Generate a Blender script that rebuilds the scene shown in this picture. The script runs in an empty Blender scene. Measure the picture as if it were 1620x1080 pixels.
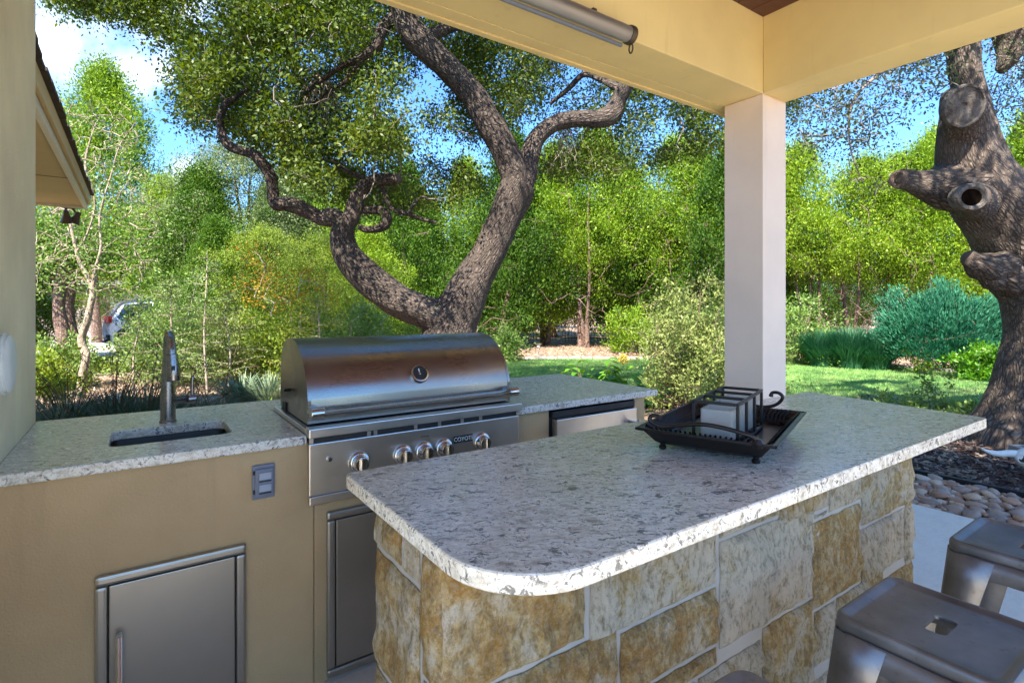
import bpy, bmesh, math, random
import numpy as np
from mathutils import Vector, Matrix, Quaternion
random.seed(7); RNG = np.random.default_rng(7)
S = bpy.context.scene
COL = S.collection
# ------------------------------------------------------------------ camera, sky, sun, exposure
CH = 1.37
CA, SA = .821, .571                      # heading of the camera: forward = (SA, CA)
cam_d = bpy.data.cameras.new('camera'); cam = bpy.data.objects.new('camera', cam_d); COL.objects.link(cam)
cam.location = (0, 0, CH); cam.rotation_euler = (math.radians(90), 0, -math.atan2(SA, CA))
cam_d.sensor_width = 36; cam_d.lens = 856/1620*36; cam_d.shift_y = -55/1620
cam_d.clip_start = .02; cam_d.clip_end = 800
S.camera = cam
ELEV = math.radians(50)
sh = Vector((-.80, -.60, 0)).normalized()
SUN = Vector((sh.x*math.cos(ELEV), sh.y*math.cos(ELEV), math.sin(ELEV)))
w = bpy.data.worlds.new('World'); S.world = w; w.use_nodes = True
nt = w.node_tree; nt.nodes.clear()
N = nt.nodes.new; L = nt.links.new
sky = N('ShaderNodeTexSky'); sky.sky_type = 'NISHITA'; sky.sun_disc = False
sky.sun_elevation = ELEV; sky.sun_rotation = math.atan2(sh.x, sh.y)
sky.air_density = 1.0; sky.dust_density = .25; sky.ozone_density = 1.5
tc = N('ShaderNodeTexCoord')
def dirpx(px, py):
    r = (px-810)/856; u = (485-py)/856
    return Vector((SA+CA*r, CA-SA*r, u)).normalized()
cn = N('ShaderNodeTexNoise'); cn.inputs['Scale'].default_value = 5.0; cn.inputs['Detail'].default_value = 9; cn.inputs['Roughness'].default_value = .55
L(tc.outputs['Generated'], cn.inputs['Vector'])
# soft cloud banks spread round the sky
banks = [(dirpx(200, 125), .05, .85), (dirpx(165, 105), .04, .7), (dirpx(255, 122), .035, .7), (dirpx(75, 60), .05, .8), (dirpx(305, 285), .04, .8)]
for a, e, s_ in [(100, 28, .2), (160, 35, .25), (215, 20, .2), (260, 45, .2), (330, 30, .22)]:
    banks.append((Vector((math.cos(math.radians(a))*math.cos(math.radians(e)), math.sin(math.radians(a))*math.cos(math.radians(e)), math.sin(math.radians(e)))), s_, .9))
acc = None
for d, s_, amp in banks:
    vd = N('ShaderNodeVectorMath'); vd.operation = 'DISTANCE'; L(tc.outputs['Generated'], vd.inputs[0]); vd.inputs[1].default_value = d
    mr = N('ShaderNodeMapRange'); mr.interpolation_type = 'SMOOTHSTEP'; L(vd.outputs['Value'], mr.inputs['Value'])
    mr.inputs['From Min'].default_value = s_*1.6; mr.inputs['From Max'].default_value = 0; mr.inputs['To Min'].default_value = 0; mr.inputs['To Max'].default_value = amp
    if acc is None: acc = mr.outputs[0]
    else:
        m = N('ShaderNodeMath'); m.operation = 'MAXIMUM'; L(acc, m.inputs[0]); L(mr.outputs[0], m.inputs[1]); acc = m.outputs[0]
ml = N('ShaderNodeMath'); ml.operation = 'MULTIPLY_ADD'; L(acc, ml.inputs[0]); ml.inputs[1].default_value = 1.0
ns = N('ShaderNodeMapRange'); L(cn.outputs['Fac'], ns.inputs['Value']); ns.inputs['From Min'].default_value = .3; ns.inputs['From Max'].default_value = .7; ns.inputs['To Min'].default_value = -.65; ns.inputs['To Max'].default_value = .35
L(ns.outputs[0], ml.inputs[2])
cm = N('ShaderNodeMapRange'); cm.interpolation_type = 'SMOOTHSTEP'; L(ml.outputs[0], cm.inputs['Value']); cm.inputs['From Min'].default_value = .1; cm.inputs['From Max'].default_value = .9; cm.inputs['To Max'].default_value = .85
tint = N('ShaderNodeMix'); tint.data_type = 'RGBA'; tint.blend_type = 'MULTIPLY'; tint.inputs[0].default_value = 1
L(sky.outputs[0], tint.inputs[6]); tint.inputs[7].default_value = (.43, .675, .97, 1)
mx = N('ShaderNodeMix'); mx.data_type = 'RGBA'; L(cm.outputs[0], mx.inputs[0]); L(tint.outputs[2], mx.inputs[6]); mx.inputs[7].default_value = (4.6, 4.9, 5.3, 1)
bg = N('ShaderNodeBackground'); bg.inputs['Strength'].default_value = .125; L(mx.outputs[2], bg.inputs[0])
wo = N('ShaderNodeOutputWorld'); L(bg.outputs[0], wo.inputs[0])
sd = bpy.data.lights.new('sun', 'SUN'); sd.energy = 4.5; sd.angle = math.radians(.53); sd.color = (1, .93, .80)
so = bpy.data.objects.new('sun', sd); COL.objects.link(so); so.rotation_euler = SUN.to_track_quat('Z', 'Y').to_euler(); so.location = (0, 0, 30)
S.view_settings.view_transform = 'Standard'; S.view_settings.look = 'None'; S.view_settings.gamma = 1; S.view_settings.exposure = 1.95
S.view_settings.use_curve_mapping = False
S.render.engine = 'CYCLES'
S.cycles.max_bounces = 8; S.cycles.diffuse_bounces = 5; S.cycles.glossy_bounces = 4; S.cycles.transparent_max_bounces = 8; S.cycles.transmission_bounces = 6
S.cycles.use_denoising = True
S.cycles.caustics_reflective = False; S.cycles.caustics_refractive = False

def W(px, t, z):                       # a spot seen in column px, t metres ahead, at height z
    r = (px-810)/856
    return Vector((t*(SA+CA*r), t*(CA-SA*r), z))
def WP(px, py, t): return W(px, t, CH-(py-485)/856*t)
def G(px, py, z=0.0):                  # a spot on the ground
    return W(px, (CH-z)*856/(py-485), z)

# ------------------------------------------------------------------ tags
def tag(o, label=None, cat=None, group=None, kind=None):
    if label: o['label'] = label
    if cat: o['category'] = cat
    if group: o['group'] = group
    if kind: o['kind'] = kind
    return o
def empty(name, loc=(0, 0, 0), rz=0, label=None, cat=None, group=None, kind=None):
    o = bpy.data.objects.new(name, None); COL.objects.link(o); o.location = loc; o.rotation_euler = (0, 0, rz); o.empty_display_size = .1
    return tag(o, label, cat, group, kind)
def link(name, me, parent=None, mat=None):
    o = bpy.data.objects.new(name, me); COL.objects.link(o)
    if mat and not me.materials: me.materials.append(mat)
    if parent: o.parent = parent
    return o
def copy_tree(o, parent=None):
    c = o.copy(); COL.objects.link(c)
    if parent: c.parent = parent
    for ch in o.children: copy_tree(ch, c)
    return c

# ------------------------------------------------------------------ materials
class NB:
    def __init__(s, name):
        s.m = bpy.data.materials.new(name); s.m.use_nodes = True; s.t = s.m.node_tree; s.t.nodes.clear()
        s.out = s.t.nodes.new('ShaderNodeOutputMaterial')
    def n(s, ty, ins=None, **kw):
        x = s.t.nodes.new('ShaderNode'+ty)
        for k, v in kw.items(): setattr(x, k, v)
        for k, v in (ins or {}).items():
            if hasattr(v, 'is_output') or isinstance(v, bpy.types.NodeSocket): s.t.links.new(v, x.inputs[k])
            else: x.inputs[k].default_value = v
        return x
    def coord(s, kind='Object', scale=(1, 1, 1), rot=(0, 0, 0)):
        c = s.n('TexCoord'); mp = s.n('Mapping', {'Vector': c.outputs[kind], 'Scale': scale, 'Rotation': rot}); return mp.outputs[0]
    def noise(s, vec, scale, detail=4, rough=.55, dist=0):
        return s.n('TexNoise', {'Vector': vec, 'Scale': scale, 'Detail': detail, 'Roughness': rough, 'Distortion': dist}).outputs['Fac']
    def ramp(s, fac, stops, interp='LINEAR'):
        r = s.n('ValToRGB', {'Fac': fac}); cr = r.color_ramp; cr.interpolation = interp
        while len(cr.elements) < len(stops): cr.elements.new(.5)
        for e, (p, c) in zip(cr.elements, stops):
            e.position = p; e.color = tuple(c)+(1,) if len(c) == 3 else c
        return r.outputs[0]
    def mix(s, f, a, b, mode='MIX'):
        x = s.t.nodes.new('ShaderNodeMix'); x.data_type = 'RGBA'; x.blend_type = mode
        for i, v in ((0, f), (6, a), (7, b)):
            if isinstance(v, bpy.types.NodeSocket): s.t.links.new(v, x.inputs[i])
            else: x.inputs[i].default_value = v if i == 0 else (tuple(v)+(1,) if len(v) == 3 else v)
        return x.outputs[2]
    def math(s, op, a, b=0.0, c=None):
        x = s.n('Math', operation=op)
        for i, v in enumerate((a, b) if c is None else (a, b, c)):
            if isinstance(v, bpy.types.NodeSocket): s.t.links.new(v, x.inputs[i])
            else: x.inputs[i].default_value = v
        return x.outputs[0]
    def rng(s, v, a, b, c, d):
        return s.n('MapRange', {'Value': v, 'From Min': a, 'From Max': b, 'To Min': c, 'To Max': d}).outputs[0]
    def bump(s, h, strength=.3, dist=.01, nrm=None):
        ins = {'Height': h, 'Strength': strength, 'Distance': dist}
        if nrm is not None: ins['Normal'] = nrm
        return s.n('Bump', ins).outputs[0]
    def pbr(s, color, rough=.5, metal=0, normal=None, **kw):
        p = s.t.nodes.new('ShaderNodeBsdfPrincipled')
        def st(k, v):
            if isinstance(v, bpy.types.NodeSocket): s.t.links.new(v, p.inputs[k])
            else: p.inputs[k].default_value = tuple(v)+(1,) if k == 'Base Color' and len(v) == 3 else v
        st('Base Color', color); st('Roughness', rough); st('Metallic', metal)
        if normal is not None: st('Normal', normal)
        for k, v in kw.items(): st(k.replace('_', ' '), v)
        s.t.links.new(p.outputs[0], s.out.inputs[0]); return s.m

def m_paint(name, col, rough=.55, var=.12, bump=.15, scale=3):
    b = NB(name); v = b.coord()
    n = b.noise(v, scale, 5); n2 = b.noise(v, scale*14, 4)
    c = b.mix(b.rng(n, .3, .7, 0, 1), [x*(1-var) for x in col], [min(1, x*(1+var)) for x in col])
    st = b.noise(b.coord(scale=(6, 6, .5)), 2.2, 6)
    c = b.mix(b.rng(st, .62, .8, 0, .35), c, [x*.62 for x in col])
    return b.pbr(c, rough, normal=b.bump(b.math('ADD', b.math('MULTIPLY', n2, .6), b.noise(v, 160, 2)), bump, .003))
def m_plain(name, col, rough=.5, metal=0, **kw):
    b = NB(name); n = b.noise(b.coord(), 22, 4)
    c = b.mix(n, [x*.86 for x in col], [min(1, x*1.12) for x in col])
    return b.pbr(c, b.rng(n, .3, .7, max(.02, rough*.85), min(1, rough*1.15)), metal, normal=b.bump(b.noise(b.coord(), 90, 3), .05, .002), **kw)
def m_steel(name, col=(.60, .58, .55), rough=.24, axis=0):
    b = NB(name); sc = [90, 90, 90]; sc[axis] = 1.5
    n = b.noise(b.coord(scale=sc), 14, 2, .5); sm = b.noise(b.coord(), 4, 3)
    c = b.mix(b.rng(sm, .35, .7, 0, 1), col, [x*.9 for x in col])
    r = b.math('ADD', b.rng(n, .3, .7, rough-.02, rough+.04), b.rng(sm, .4, .7, 0, .08))
    tg = b.n('Tangent', direction_type='RADIAL', axis='XYZ'[axis]).outputs[0]
    return b.pbr(c, r, 1, normal=b.bump(n, .02, .0005), Anisotropic=.5)
def m_granite(name):
    b = NB(name); v = b.coord(rot=(0, 0, .5)); w_ = b.n('TexNoise', {'Vector': v, 'Scale': 22, 'Detail': 4}).outputs['Color']
    vv = b.mix(.035, v, w_, 'ADD'); vs = b.n('Mapping', {'Vector': vv, 'Scale': (1, 1.9, 1.4)}).outputs[0]
    big = b.noise(vv, 7, 4); mid = b.noise(vs, 30, 6, .65); fin = b.noise(vv, 190, 4, .6)
    base = b.ramp(mid, [(.30, (.36, .32, .26)), (.40, (.64, .605, .55)), (.50, (.84, .82, .78)), (.64, (.91, .90, .88)), (.75, (.68, .61, .51))])
    base = b.mix(b.rng(big, .50, .72, 0, .35), base, (.60, .53, .44))
    f1 = b.rng(b.noise(vs, 30, 8, .76, .6), .545, .585, 0, 1)
    f2 = b.rng(b.noise(b.n('Mapping', {'Vector': vv, 'Scale': (1.6, 1, 1.2), 'Location': (3, 1, 2)}).outputs[0], 95, 5, .7, .3), .58, .63, 0, 1)
    base = b.mix(b.math('MULTIPLY', f1, .88), base, (.085, .08, .08))
    base = b.mix(b.math('MULTIPLY', f2, .70), base, (.16, .14, .13))
    br = b.rng(b.noise(b.n('Mapping', {'Vector': vs, 'Location': (7, 2, 5)}).outputs[0], 45, 6, .7), .60, .65, 0, .75)
    base = b.mix(br, base, (.30, .18, .11))
    base = b.mix(b.rng(fin, .5, .75, 0, .3), base, (.45, .44, .43)); base = b.mix(1.0, base, (1.0, .955, .84), 'MULTIPLY')
    return b.pbr(base, b.rng(mid, .3, .7, .20, .30), 0, normal=b.bump(fin, .04, .001), Specular_IOR_Level=.5)
def m_bark(name, dark, light, ridge=1.0, uvs=(1, 1), rot=0, ps=(44, 8), wob=.10):
    b = NB(name); uv = b.coord('UV', scale=(uvs[0], uvs[1], 1), rot=(0, 0, rot))
    wn = b.n('TexNoise', {'Vector': uv, 'Scale': 5, 'Detail': 3}).outputs['Color']
    wv = b.mix(wob, uv, wn, 'ADD')
    mp = b.n('Mapping', {'Vector': wv, 'Scale': (ps[0], ps[1], 1)}).outputs[0]
    v1 = b.n('TexVoronoi', {'Vector': mp, 'Scale': 1, 'Randomness': 1}, feature='DISTANCE_TO_EDGE').outputs[0]
    mp2 = b.n('Mapping', {'Vector': wv, 'Scale': (120, 45, 1)}).outputs[0]
    fine = b.noise(mp2, 1.5, 6, .65)
    v2 = b.n('TexVoronoi', {'Vector': b.n('Mapping', {'Vector': wv, 'Scale': (27, 12, 1), 'Location': (3, 7, 0)}).outputs[0], 'Scale': 1, 'Randomness': 1}, feature='DISTANCE_TO_EDGE').outputs[0]
    plate = b.math('MULTIPLY', b.rng(v1, 0, .30, .25, 1), b.rng(v2, 0, .16, .2, 1))
    h = b.math('ADD', plate, b.math('MULTIPLY', fine, .5))
    big = b.noise(b.coord(), 2.5, 4)
    c = b.ramp(h, [(.1, [x*.35 for x in dark]), (.45, dark), (1.0, light), (1.4, light)])
    c = b.mix(b.rng(big, .5, .75, 0, .45), c, [min(1, x*1.35) for x in light])
    fleck = b.rng(b.noise(b.n('Mapping', {'Vector': wv, 'Scale': (70, 30, 1)}).outputs[0], 1.2, 5, .7), .35, .65, .55, 1.25)
    c = b.mix(1.0, c, b.n('CombineColor', {0: fleck, 1: fleck, 2: fleck}).outputs[0], 'MULTIPLY')
    c = b.mix(b.rng(b.noise(b.coord(), 9, 5), .6, .75, 0, .35), c, (.16, .17, .10))
    return b.pbr(c, .9, normal=b.bump(h, ridge, .02))
def m_leaf(name, cols, trans=.45, rough=.45, gloss=.25, dim=.84):
    trans = trans*.72; cols = [tuple(x*dim for x in c) for c in cols]
    b = NB(name)
    rnd = b.n('NewGeometry').outputs['Random Per Island']
    oi = b.n('ObjectInfo').outputs['Random']
    n = b.noise(b.coord('Object'), 1.9, 4, .7)
    f = b.math('ADD', b.math('MULTIPLY', rnd, .36), b.math('MULTIPLY', n, .92))
    f = b.math('ADD', f, b.math('MULTIPLY', b.math('SUBTRACT', oi, .5), .2))
    st = [(i/(len(cols)-1)*.8+.12, c) for i, c in enumerate(cols)]
    c = b.ramp(f, st)
    p = b.n('BsdfPrincipled', {'Base Color': c, 'Roughness': rough, 'Specular IOR Level': gloss})
    hs = b.n('HueSaturation', {'Hue': .485, 'Saturation': 1.15, 'Value': 1.45, 'Color': c}).outputs[0]
    tr = b.n('BsdfTranslucent', {'Color': hs})
    ms = b.n('MixShader', {0: trans, 1: p.outputs[0], 2: tr.outputs[0]})
    b.t.links.new(ms.outputs[0], b.out.inputs[0]); return b.m
M = {}
M['beam'] = m_paint('beam paint', (.80, .62, .27), .6, .06, .1)
M['pier'] = m_paint('pier stucco', (.90, .745, .48), .75, .15, .7, 2.2)
M['column'] = m_paint('column paint', (.87, .70, .56), .6, .05, .12)
M['base'] = m_paint('counter stucco', (.60, .405, .20), .8, .16, .8, 1.7)
M['ceil'] = m_plain('ceiling wood', (.095, .035, .024), .5)
M['granite'] = m_granite('granite')
M['steel'] = m_steel('brushed steel', (.78, .73, .66), .33)
M['steelh'] = m_steel('hood steel', (.36, .32, .28), .26)
M['steeld'] = m_steel('door steel', (.50, .455, .39), .38, 2)
M['chrome'] = m_plain('satin handle steel', (.62, .60, .57), .2, 1)
M['nickel'] = m_plain('faucet nickel', (.30, .29, .28), .27, 1)
M['hole'] = m_plain('hollow shade', (.006, .004, .003), 1, 0, Specular_IOR_Level=.0)
M['dark'] = m_plain('dark gap', (.02, .018, .016), .6)
M['iron'] = m_plain('dark iron', (.028, .021, .018), .33, .55)
M['blackiron'] = m_plain('black iron', (.018, .017, .017), .45, .4)
M['white'] = m_plain('white plastic', (.80, .82, .78), .4)
M['greyplastic'] = m_plain('grey plastic', (.21, .225, .27), .4)
M['lightgrey'] = m_plain('clear grey plastic', (.42, .45, .50), .3)
M['bronze'] = m_plain('bronze', (.10, .07, .045), .5, .5)
M['trimw'] = m_paint('trim paint', (.80, .76, .64), .5, .04, .05)
M['soffit'] = m_paint('soffit paint', (.72, .56, .30), .7, .04, .08)
M['bone'] = m_plain('bone', (.72, .71, .68), .7)
M['slate'] = m_plain('slate', (.10, .13, .17), .6)
M['edging'] = m_plain('black edging', (.012, .013, .015), .5)
M['candle'] = m_plain('candle wax', (.16, .10, .075), .5)
M['tyre'] = m_plain('tyre rubber', (.02, .02, .02), .8)
M['car'] = m_plain('silver car paint', (.70, .71, .74), .25, .1, Coat_Weight=.6)
M['carglass'] = m_plain('car glass', (.03, .05, .07), .08)
M['red'] = m_plain('red lens', (.55, .03, .02), .2)
M['wallfar'] = m_paint('far wall paint', (.33, .26, .24), .8, .06)
M['rooffar'] = m_paint('far roof shingles', (.30, .17, .10), .9, .25)
M['shingle'] = m_plain('roof shingle', (.075, .062, .052), .9)
M['roller'] = m_steel('roller shade fabric', (.55, .52, .47), .5)
def mk():
    b = NB('stool metal'); v = b.coord(); n = b.noise(v, 7, 6, .6); f = b.noise(v, 45, 5)
    c = b.ramp(n, [(.35, (.15, .145, .14)), (.55, (.21, .205, .205)), (.75, (.29, .285, .285))])
    c = b.mix(b.rng(f, .62, .75, 0, .5), c, (.13, .07, .04))
    return b.pbr(c, b.rng(n, .3, .7, .34, .50), .75, normal=b.bump(f, .06, .003))
M['stool'] = mk()
def mk(name, a, bb, c3):
    b = NB(name); v = b.coord(); oi = b.n('ObjectInfo').outputs['Random']
    va = b.n('VectorMath', {0: v, 1: b.n('CombineXYZ', {0: b.math('MULTIPLY', oi, 37), 1: b.math('MULTIPLY', oi, 11), 2: b.math('MULTIPLY', oi, 5)}).outputs[0]}, operation='ADD').outputs[0]
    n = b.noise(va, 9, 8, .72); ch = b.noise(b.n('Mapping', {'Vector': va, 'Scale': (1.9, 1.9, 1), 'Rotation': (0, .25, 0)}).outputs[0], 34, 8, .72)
    fi = b.noise(va, 120, 5, .7)
    shift = b.rng(oi, 0, 1, -.14, .10)
    c = b.ramp(b.math('ADD', b.math('ADD', n, shift), b.math('MULTIPLY', b.math('SUBTRACT', ch, .5), .35)), [(.34, c3), (.43, bb), (.53, a), (.72, [min(1, x*1.12) for x in a])])
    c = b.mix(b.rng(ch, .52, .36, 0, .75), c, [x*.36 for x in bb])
    c = b.mix(b.rng(fi, .42, .7, .0, .30), c, (.80, .73, .60))
    nb = b.bump(ch, 1.0, .035)
    nb = b.bump(b.noise(va, 75, 6, .75), .8, .010, nb)
    return b.pbr(c, .9, normal=nb)
M['stone'] = mk('limestone', (.67, .57, .41), (.56, .39, .15), (.45, .24, .04))
M['mortar'] = m_plain('mortar', (.36, .33, .285), .95)
def mk():
    b = NB('river rock'); oi = b.n('ObjectInfo').outputs['Random']; rp = b.n('NewGeometry').outputs['Random Per Island']
    f = b.math('FRACT', b.math('ADD', oi, b.math('MULTIPLY', rp, 3.1)))
    c = b.ramp(f, [(0, (.30, .15, .08)), (.25, (.48, .28, .17)), (.45, (.36, .28, .23)), (.62, (.24, .17, .14)), (.8, (.56, .36, .21)), (1, (.62, .54, .44))])
    n = b.noise(b.coord(), 18, 5)
    c = b.mix(b.rng(n, .4, .7, 0, .4), c, (.22, .17, .14))
    return b.pbr(c, .6, normal=b.bump(n, .2, .01))
M['rock'] = mk()
def mk(name, cols, sc=9, bumpd=.03, tr=.95):
    b = NB(name); v = b.coord('Object'); n = b.noise(v, sc, 7, .7); big = b.noise(v, .5, 4); f = b.noise(b.coord('Object', scale=(1, 2.2, 1), rot=(0, 0, .6)), sc*5, 5, .7, 1)
    c = b.ramp(b.math('ADD', b.math('MULTIPLY', n, .5), b.math('MULTIPLY', f, .5)), [(.32+.12*i, c) for i, c in enumerate(cols)])
    c = b.mix(b.rng(big, .4, .65, 0, .4), c, cols[-1])
    return b.pbr(c, tr, normal=b.bump(b.math('ADD', n, f), .9, bumpd))
M['ground'] = mk('leaf litter soil', [(.13, .075, .05), (.26, .16, .11), (.40, .28, .20), (.48, .36, .26)])
M['mulch'] = mk('dark mulch', [(.02, .012, .012), (.055, .03, .03), (.10, .06, .055)], 16)
M['lawnbase'] = mk('lawn soil', [(.05, .16, .04), (.10, .24, .05), (.20, .32, .09)], 12)
M['concrete'] = mk('patio concrete', [(.62, .57, .48), (.70, .65, .56), (.76, .71, .62)], 5, .003, .7)
M['drive'] = mk('driveway concrete', [(.40, .36, .33), (.48, .44, .41), (.55, .52, .5)], 5, .003)
M['chip'] = m_leaf('mulch chips', [(.03, .018, .018), (.07, .035, .03), (.12, .07, .055), (.4, .34, .26)], .05)
M['litter'] = m_leaf('fallen leaves', [(.16, .09, .05), (.32, .20, .13), (.50, .37, .26), (.62, .52, .40)], .1)
M['edgestone'] = m_plain('pale edging stone', (.52, .47, .42), .9)
M['oakleaf'] = m_leaf('live oak leaf', [(.030, .065, .014), (.052, .095, .016), (.085, .14, .018), (.17, .22, .03)], .45, .45, .3)
M['oakleaf2'] = m_leaf('grey oak leaf', [(.05, .075, .035), (.08, .11, .05), (.12, .15, .07), (.16, .18, .09)], .5)
M['cedar'] = m_leaf('cedar foliage', [(.025, .065, .008), (.09, .19, .014), (.22, .36, .024), (.38, .52, .05)], .45, .5, .25)
M['cedard'] = m_leaf('dark cedar foliage', [(.022, .06, .012), (.045, .11, .016), (.08, .17, .02), (.14, .26, .03)], .35, .6, .15)
M['oakpale'] = m_leaf('pale oak foliage', [(.06, .09, .03), (.13, .19, .06), (.21, .27, .10), (.31, .37, .16)], .40, .42, .3)
M['yellowbush'] = m_leaf('yellow green foliage', [(.07, .14, .02), (.16, .26, .03), (.30, .40, .06), (.46, .42, .07)], .40, .5, .2)
M['lightbush'] = m_leaf('light green foliage', [(.04, .09, .02), (.12, .23, .04), (.22, .34, .08), (.34, .44, .15)], .40, .42, .3)
M['abelia'] = m_leaf('abelia foliage', [(.06, .12, .03), (.14, .22, .05), (.26, .34, .09), (.40, .42, .16)], .40, .45, .3)
M['orange'] = m_leaf('orange blossom', [(.26, .24, .03), (.48, .30, .03), (.55, .28, .03)], .35)
M['bluegreen'] = m_leaf('blue green cedar shrub', [(.015, .075, .035), (.025, .13, .065), (.045, .22, .12), (.09, .32, .18)], .3, .5, .3)
M['sagegreen'] = m_leaf('rosemary leaf', [(.02, .09, .04), (.035, .14, .06), (.06, .21, .10), (.12, .30, .15)], .3, .5, .3)
M['yucca'] = m_leaf('yucca blade', [(.07, .13, .07), (.12, .20, .11), (.20, .28, .17), (.30, .36, .24)], .3, .5, .3)
M['yuccadark'] = m_leaf('dark grass blade', [(.04, .09, .045), (.06, .13, .065), (.10, .17, .09), (.16, .12, .07)], .3)
M['stem'] = m_leaf('red flower stem', [(.10, .05, .04), (.16, .08, .06), (.22, .13, .1)], .1)
M['bigleaf'] = m_leaf('hydrangea leaf', [(.05, .16, .008), (.09, .26, .012), (.15, .36, .02), (.22, .44, .04)], .4, .4, .4)
M['flower'] = m_leaf('dry flower head', [(.45, .35, .06), (.62, .50, .10), (.55, .42, .12)], .3)
M['grass'] = m_leaf('lawn grass', [(.05, .26, .09), (.12, .36, .10), (.28, .48, .14), (.48, .60, .24)], .4, .6, .2)
M['oakbark'] = m_bark('live oak bark', (.060, .043, .035), (.155, .118, .098), 1.0)
M['oakbark2'] = m_bark('big oak bark', (.075, .052, .040), (.20, .155, .125), 1.0, (1, 1), 0, (27, 9), .05)
M['redbark'] = m_bark('cedar bark', (.14, .085, .065), (.34, .23, .18), .8)
M['palebark'] = m_bark('pale smooth bark', (.30, .23, .17), (.50, .41, .32), .35)
M['twig'] = m_plain('grey twigs', (.20, .165, .14), .9)
M['paletwig'] = m_plain('pale twigs', (.40, .33, .26), .9)
def mk():
    b = NB('cut wood'); v = b.coord('Object'); gr = b.n('TexGradient', {'Vector': v}, gradient_type='SPHERICAL').outputs[1]
    n = b.noise(v, 11, 8, .75, .4)
    rings = b.noise(b.n('Mapping', {'Vector': v, 'Scale': (1, 1, 1)}).outputs[0], 50, 5, .7)
    c = b.ramp(b.math('ADD', b.math('MULTIPLY', n, .85), b.math('MULTIPLY', rings, .12)), [(.34, (.045, .032, .025)), (.46, (.14, .122, .108)), (.62, (.23, .212, .20))])
    return b.pbr(c, 1, normal=b.bump(b.math('ADD', n, b.math('MULTIPLY', rings, .5)), .9, .04), Specular_IOR_Level=.1)
M['cut'] = mk()
def mk():
    b = NB('frosted glass'); n = b.noise(b.coord(scale=(1, 1, 6)), 14, 3)
    nm_ = b.bump(n, .2, .003)
    pr = b.n('BsdfPrincipled', {'Base Color': (.72, .72, .69, 1), 'Roughness': .3, 'Normal': nm_}); tr = b.n('BsdfTransparent', {'Color': (.9, .9, .88, 1)}); tl = b.n('BsdfTranslucent', {'Color': (.8, .8, .76, 1)})
    m1 = b.n('MixShader', {0: .5, 1: pr.outputs[0], 2: tl.outputs[0]}); m2 = b.n('MixShader', {0: .42, 1: m1.outputs[0], 2: tr.outputs[0]})
    b.t.links.new(m2.outputs[0], b.out.inputs[0]); return b.m
M['frost'] = mk()
M['sinksteel'] = m_plain('sink bowl steel', (.14, .13, .115), .35, .9)

# ------------------------------------------------------------------ mesh helpers
def mesh_np(name, verts, faces_flat, sizes, mat=None, smooth=False, uv=None):
    me = bpy.data.meshes.new(name)
    verts = np.asarray(verts, dtype=np.float32); ff = np.asarray(faces_flat, dtype=np.int32).ravel()
    if np.isscalar(sizes): sz = np.full(len(ff)//sizes, sizes, dtype=np.int32)
    else: sz = np.asarray(sizes, dtype=np.int32)
    me.vertices.add(len(verts)); me.vertices.foreach_set('co', verts.ravel())
    me.loops.add(len(ff)); me.loops.foreach_set('vertex_index', ff)
    me.polygons.add(len(sz)); st = np.zeros(len(sz), dtype=np.int32); st[1:] = np.cumsum(sz)[:-1]
    me.polygons.foreach_set('loop_start', st)
    try: me.polygons.foreach_set('loop_total', sz)
    except Exception: pass
    if smooth: me.polygons.foreach_set('use_smooth', np.ones(len(sz), dtype=bool))
    if uv is not None:
        l = me.uv_layers.new(name='uv'); l.data.foreach_set('uv', np.asarray(uv, dtype=np.float32).ravel())
    me.update(calc_edges=True); me.validate()
    if mat: me.materials.append(mat)
    return me
def leaves(name, C, D, L_, Wd, mat, flat=.0, rng=RNG):
    """C centres, D long axes (unit), L_, Wd arrays: folded diamond leaves"""
    n = len(C); R = rng.normal(size=(n, 3)); R[:, 2] += flat*2
    Sd = np.cross(D, R); Sd /= np.linalg.norm(Sd, axis=1, keepdims=True)+1e-9
    L_ = np.broadcast_to(L_, (n,))[:, None]; Wd = np.broadcast_to(Wd, (n,))[:, None]
    V = np.empty((n, 4, 3)); V[:, 0] = C-D*L_*.5; V[:, 1] = C+Sd*Wd*.5-D*L_*.05; V[:, 2] = C+D*L_*.5; V[:, 3] = C-Sd*Wd*.5-D*L_*.05
    return mesh_np(name, V.reshape(-1, 3), np.arange(n*4), 4, mat)
def unit(n, rng=RNG):
    v = rng.normal(size=(n, 3)); return v/np.linalg.norm(v, axis=1, keepdims=True)
def catmull(P, sub):
    P = np.asarray(P, float); n = len(P); out = []
    for i in range(n-1):
        p0 = P[max(i-1, 0)]; p1 = P[i]; p2 = P[i+1]; p3 = P[min(i+2, n-1)]
        for k in range(sub):
            t = k/sub
            out.append(.5*((2*p1)+(-p0+p2)*t+(2*p0-5*p1+4*p2-p3)*t*t+(-p0+3*p1-3*p2+p3)*t**3))
    out.append(P[-1]); return np.array(out)
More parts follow.
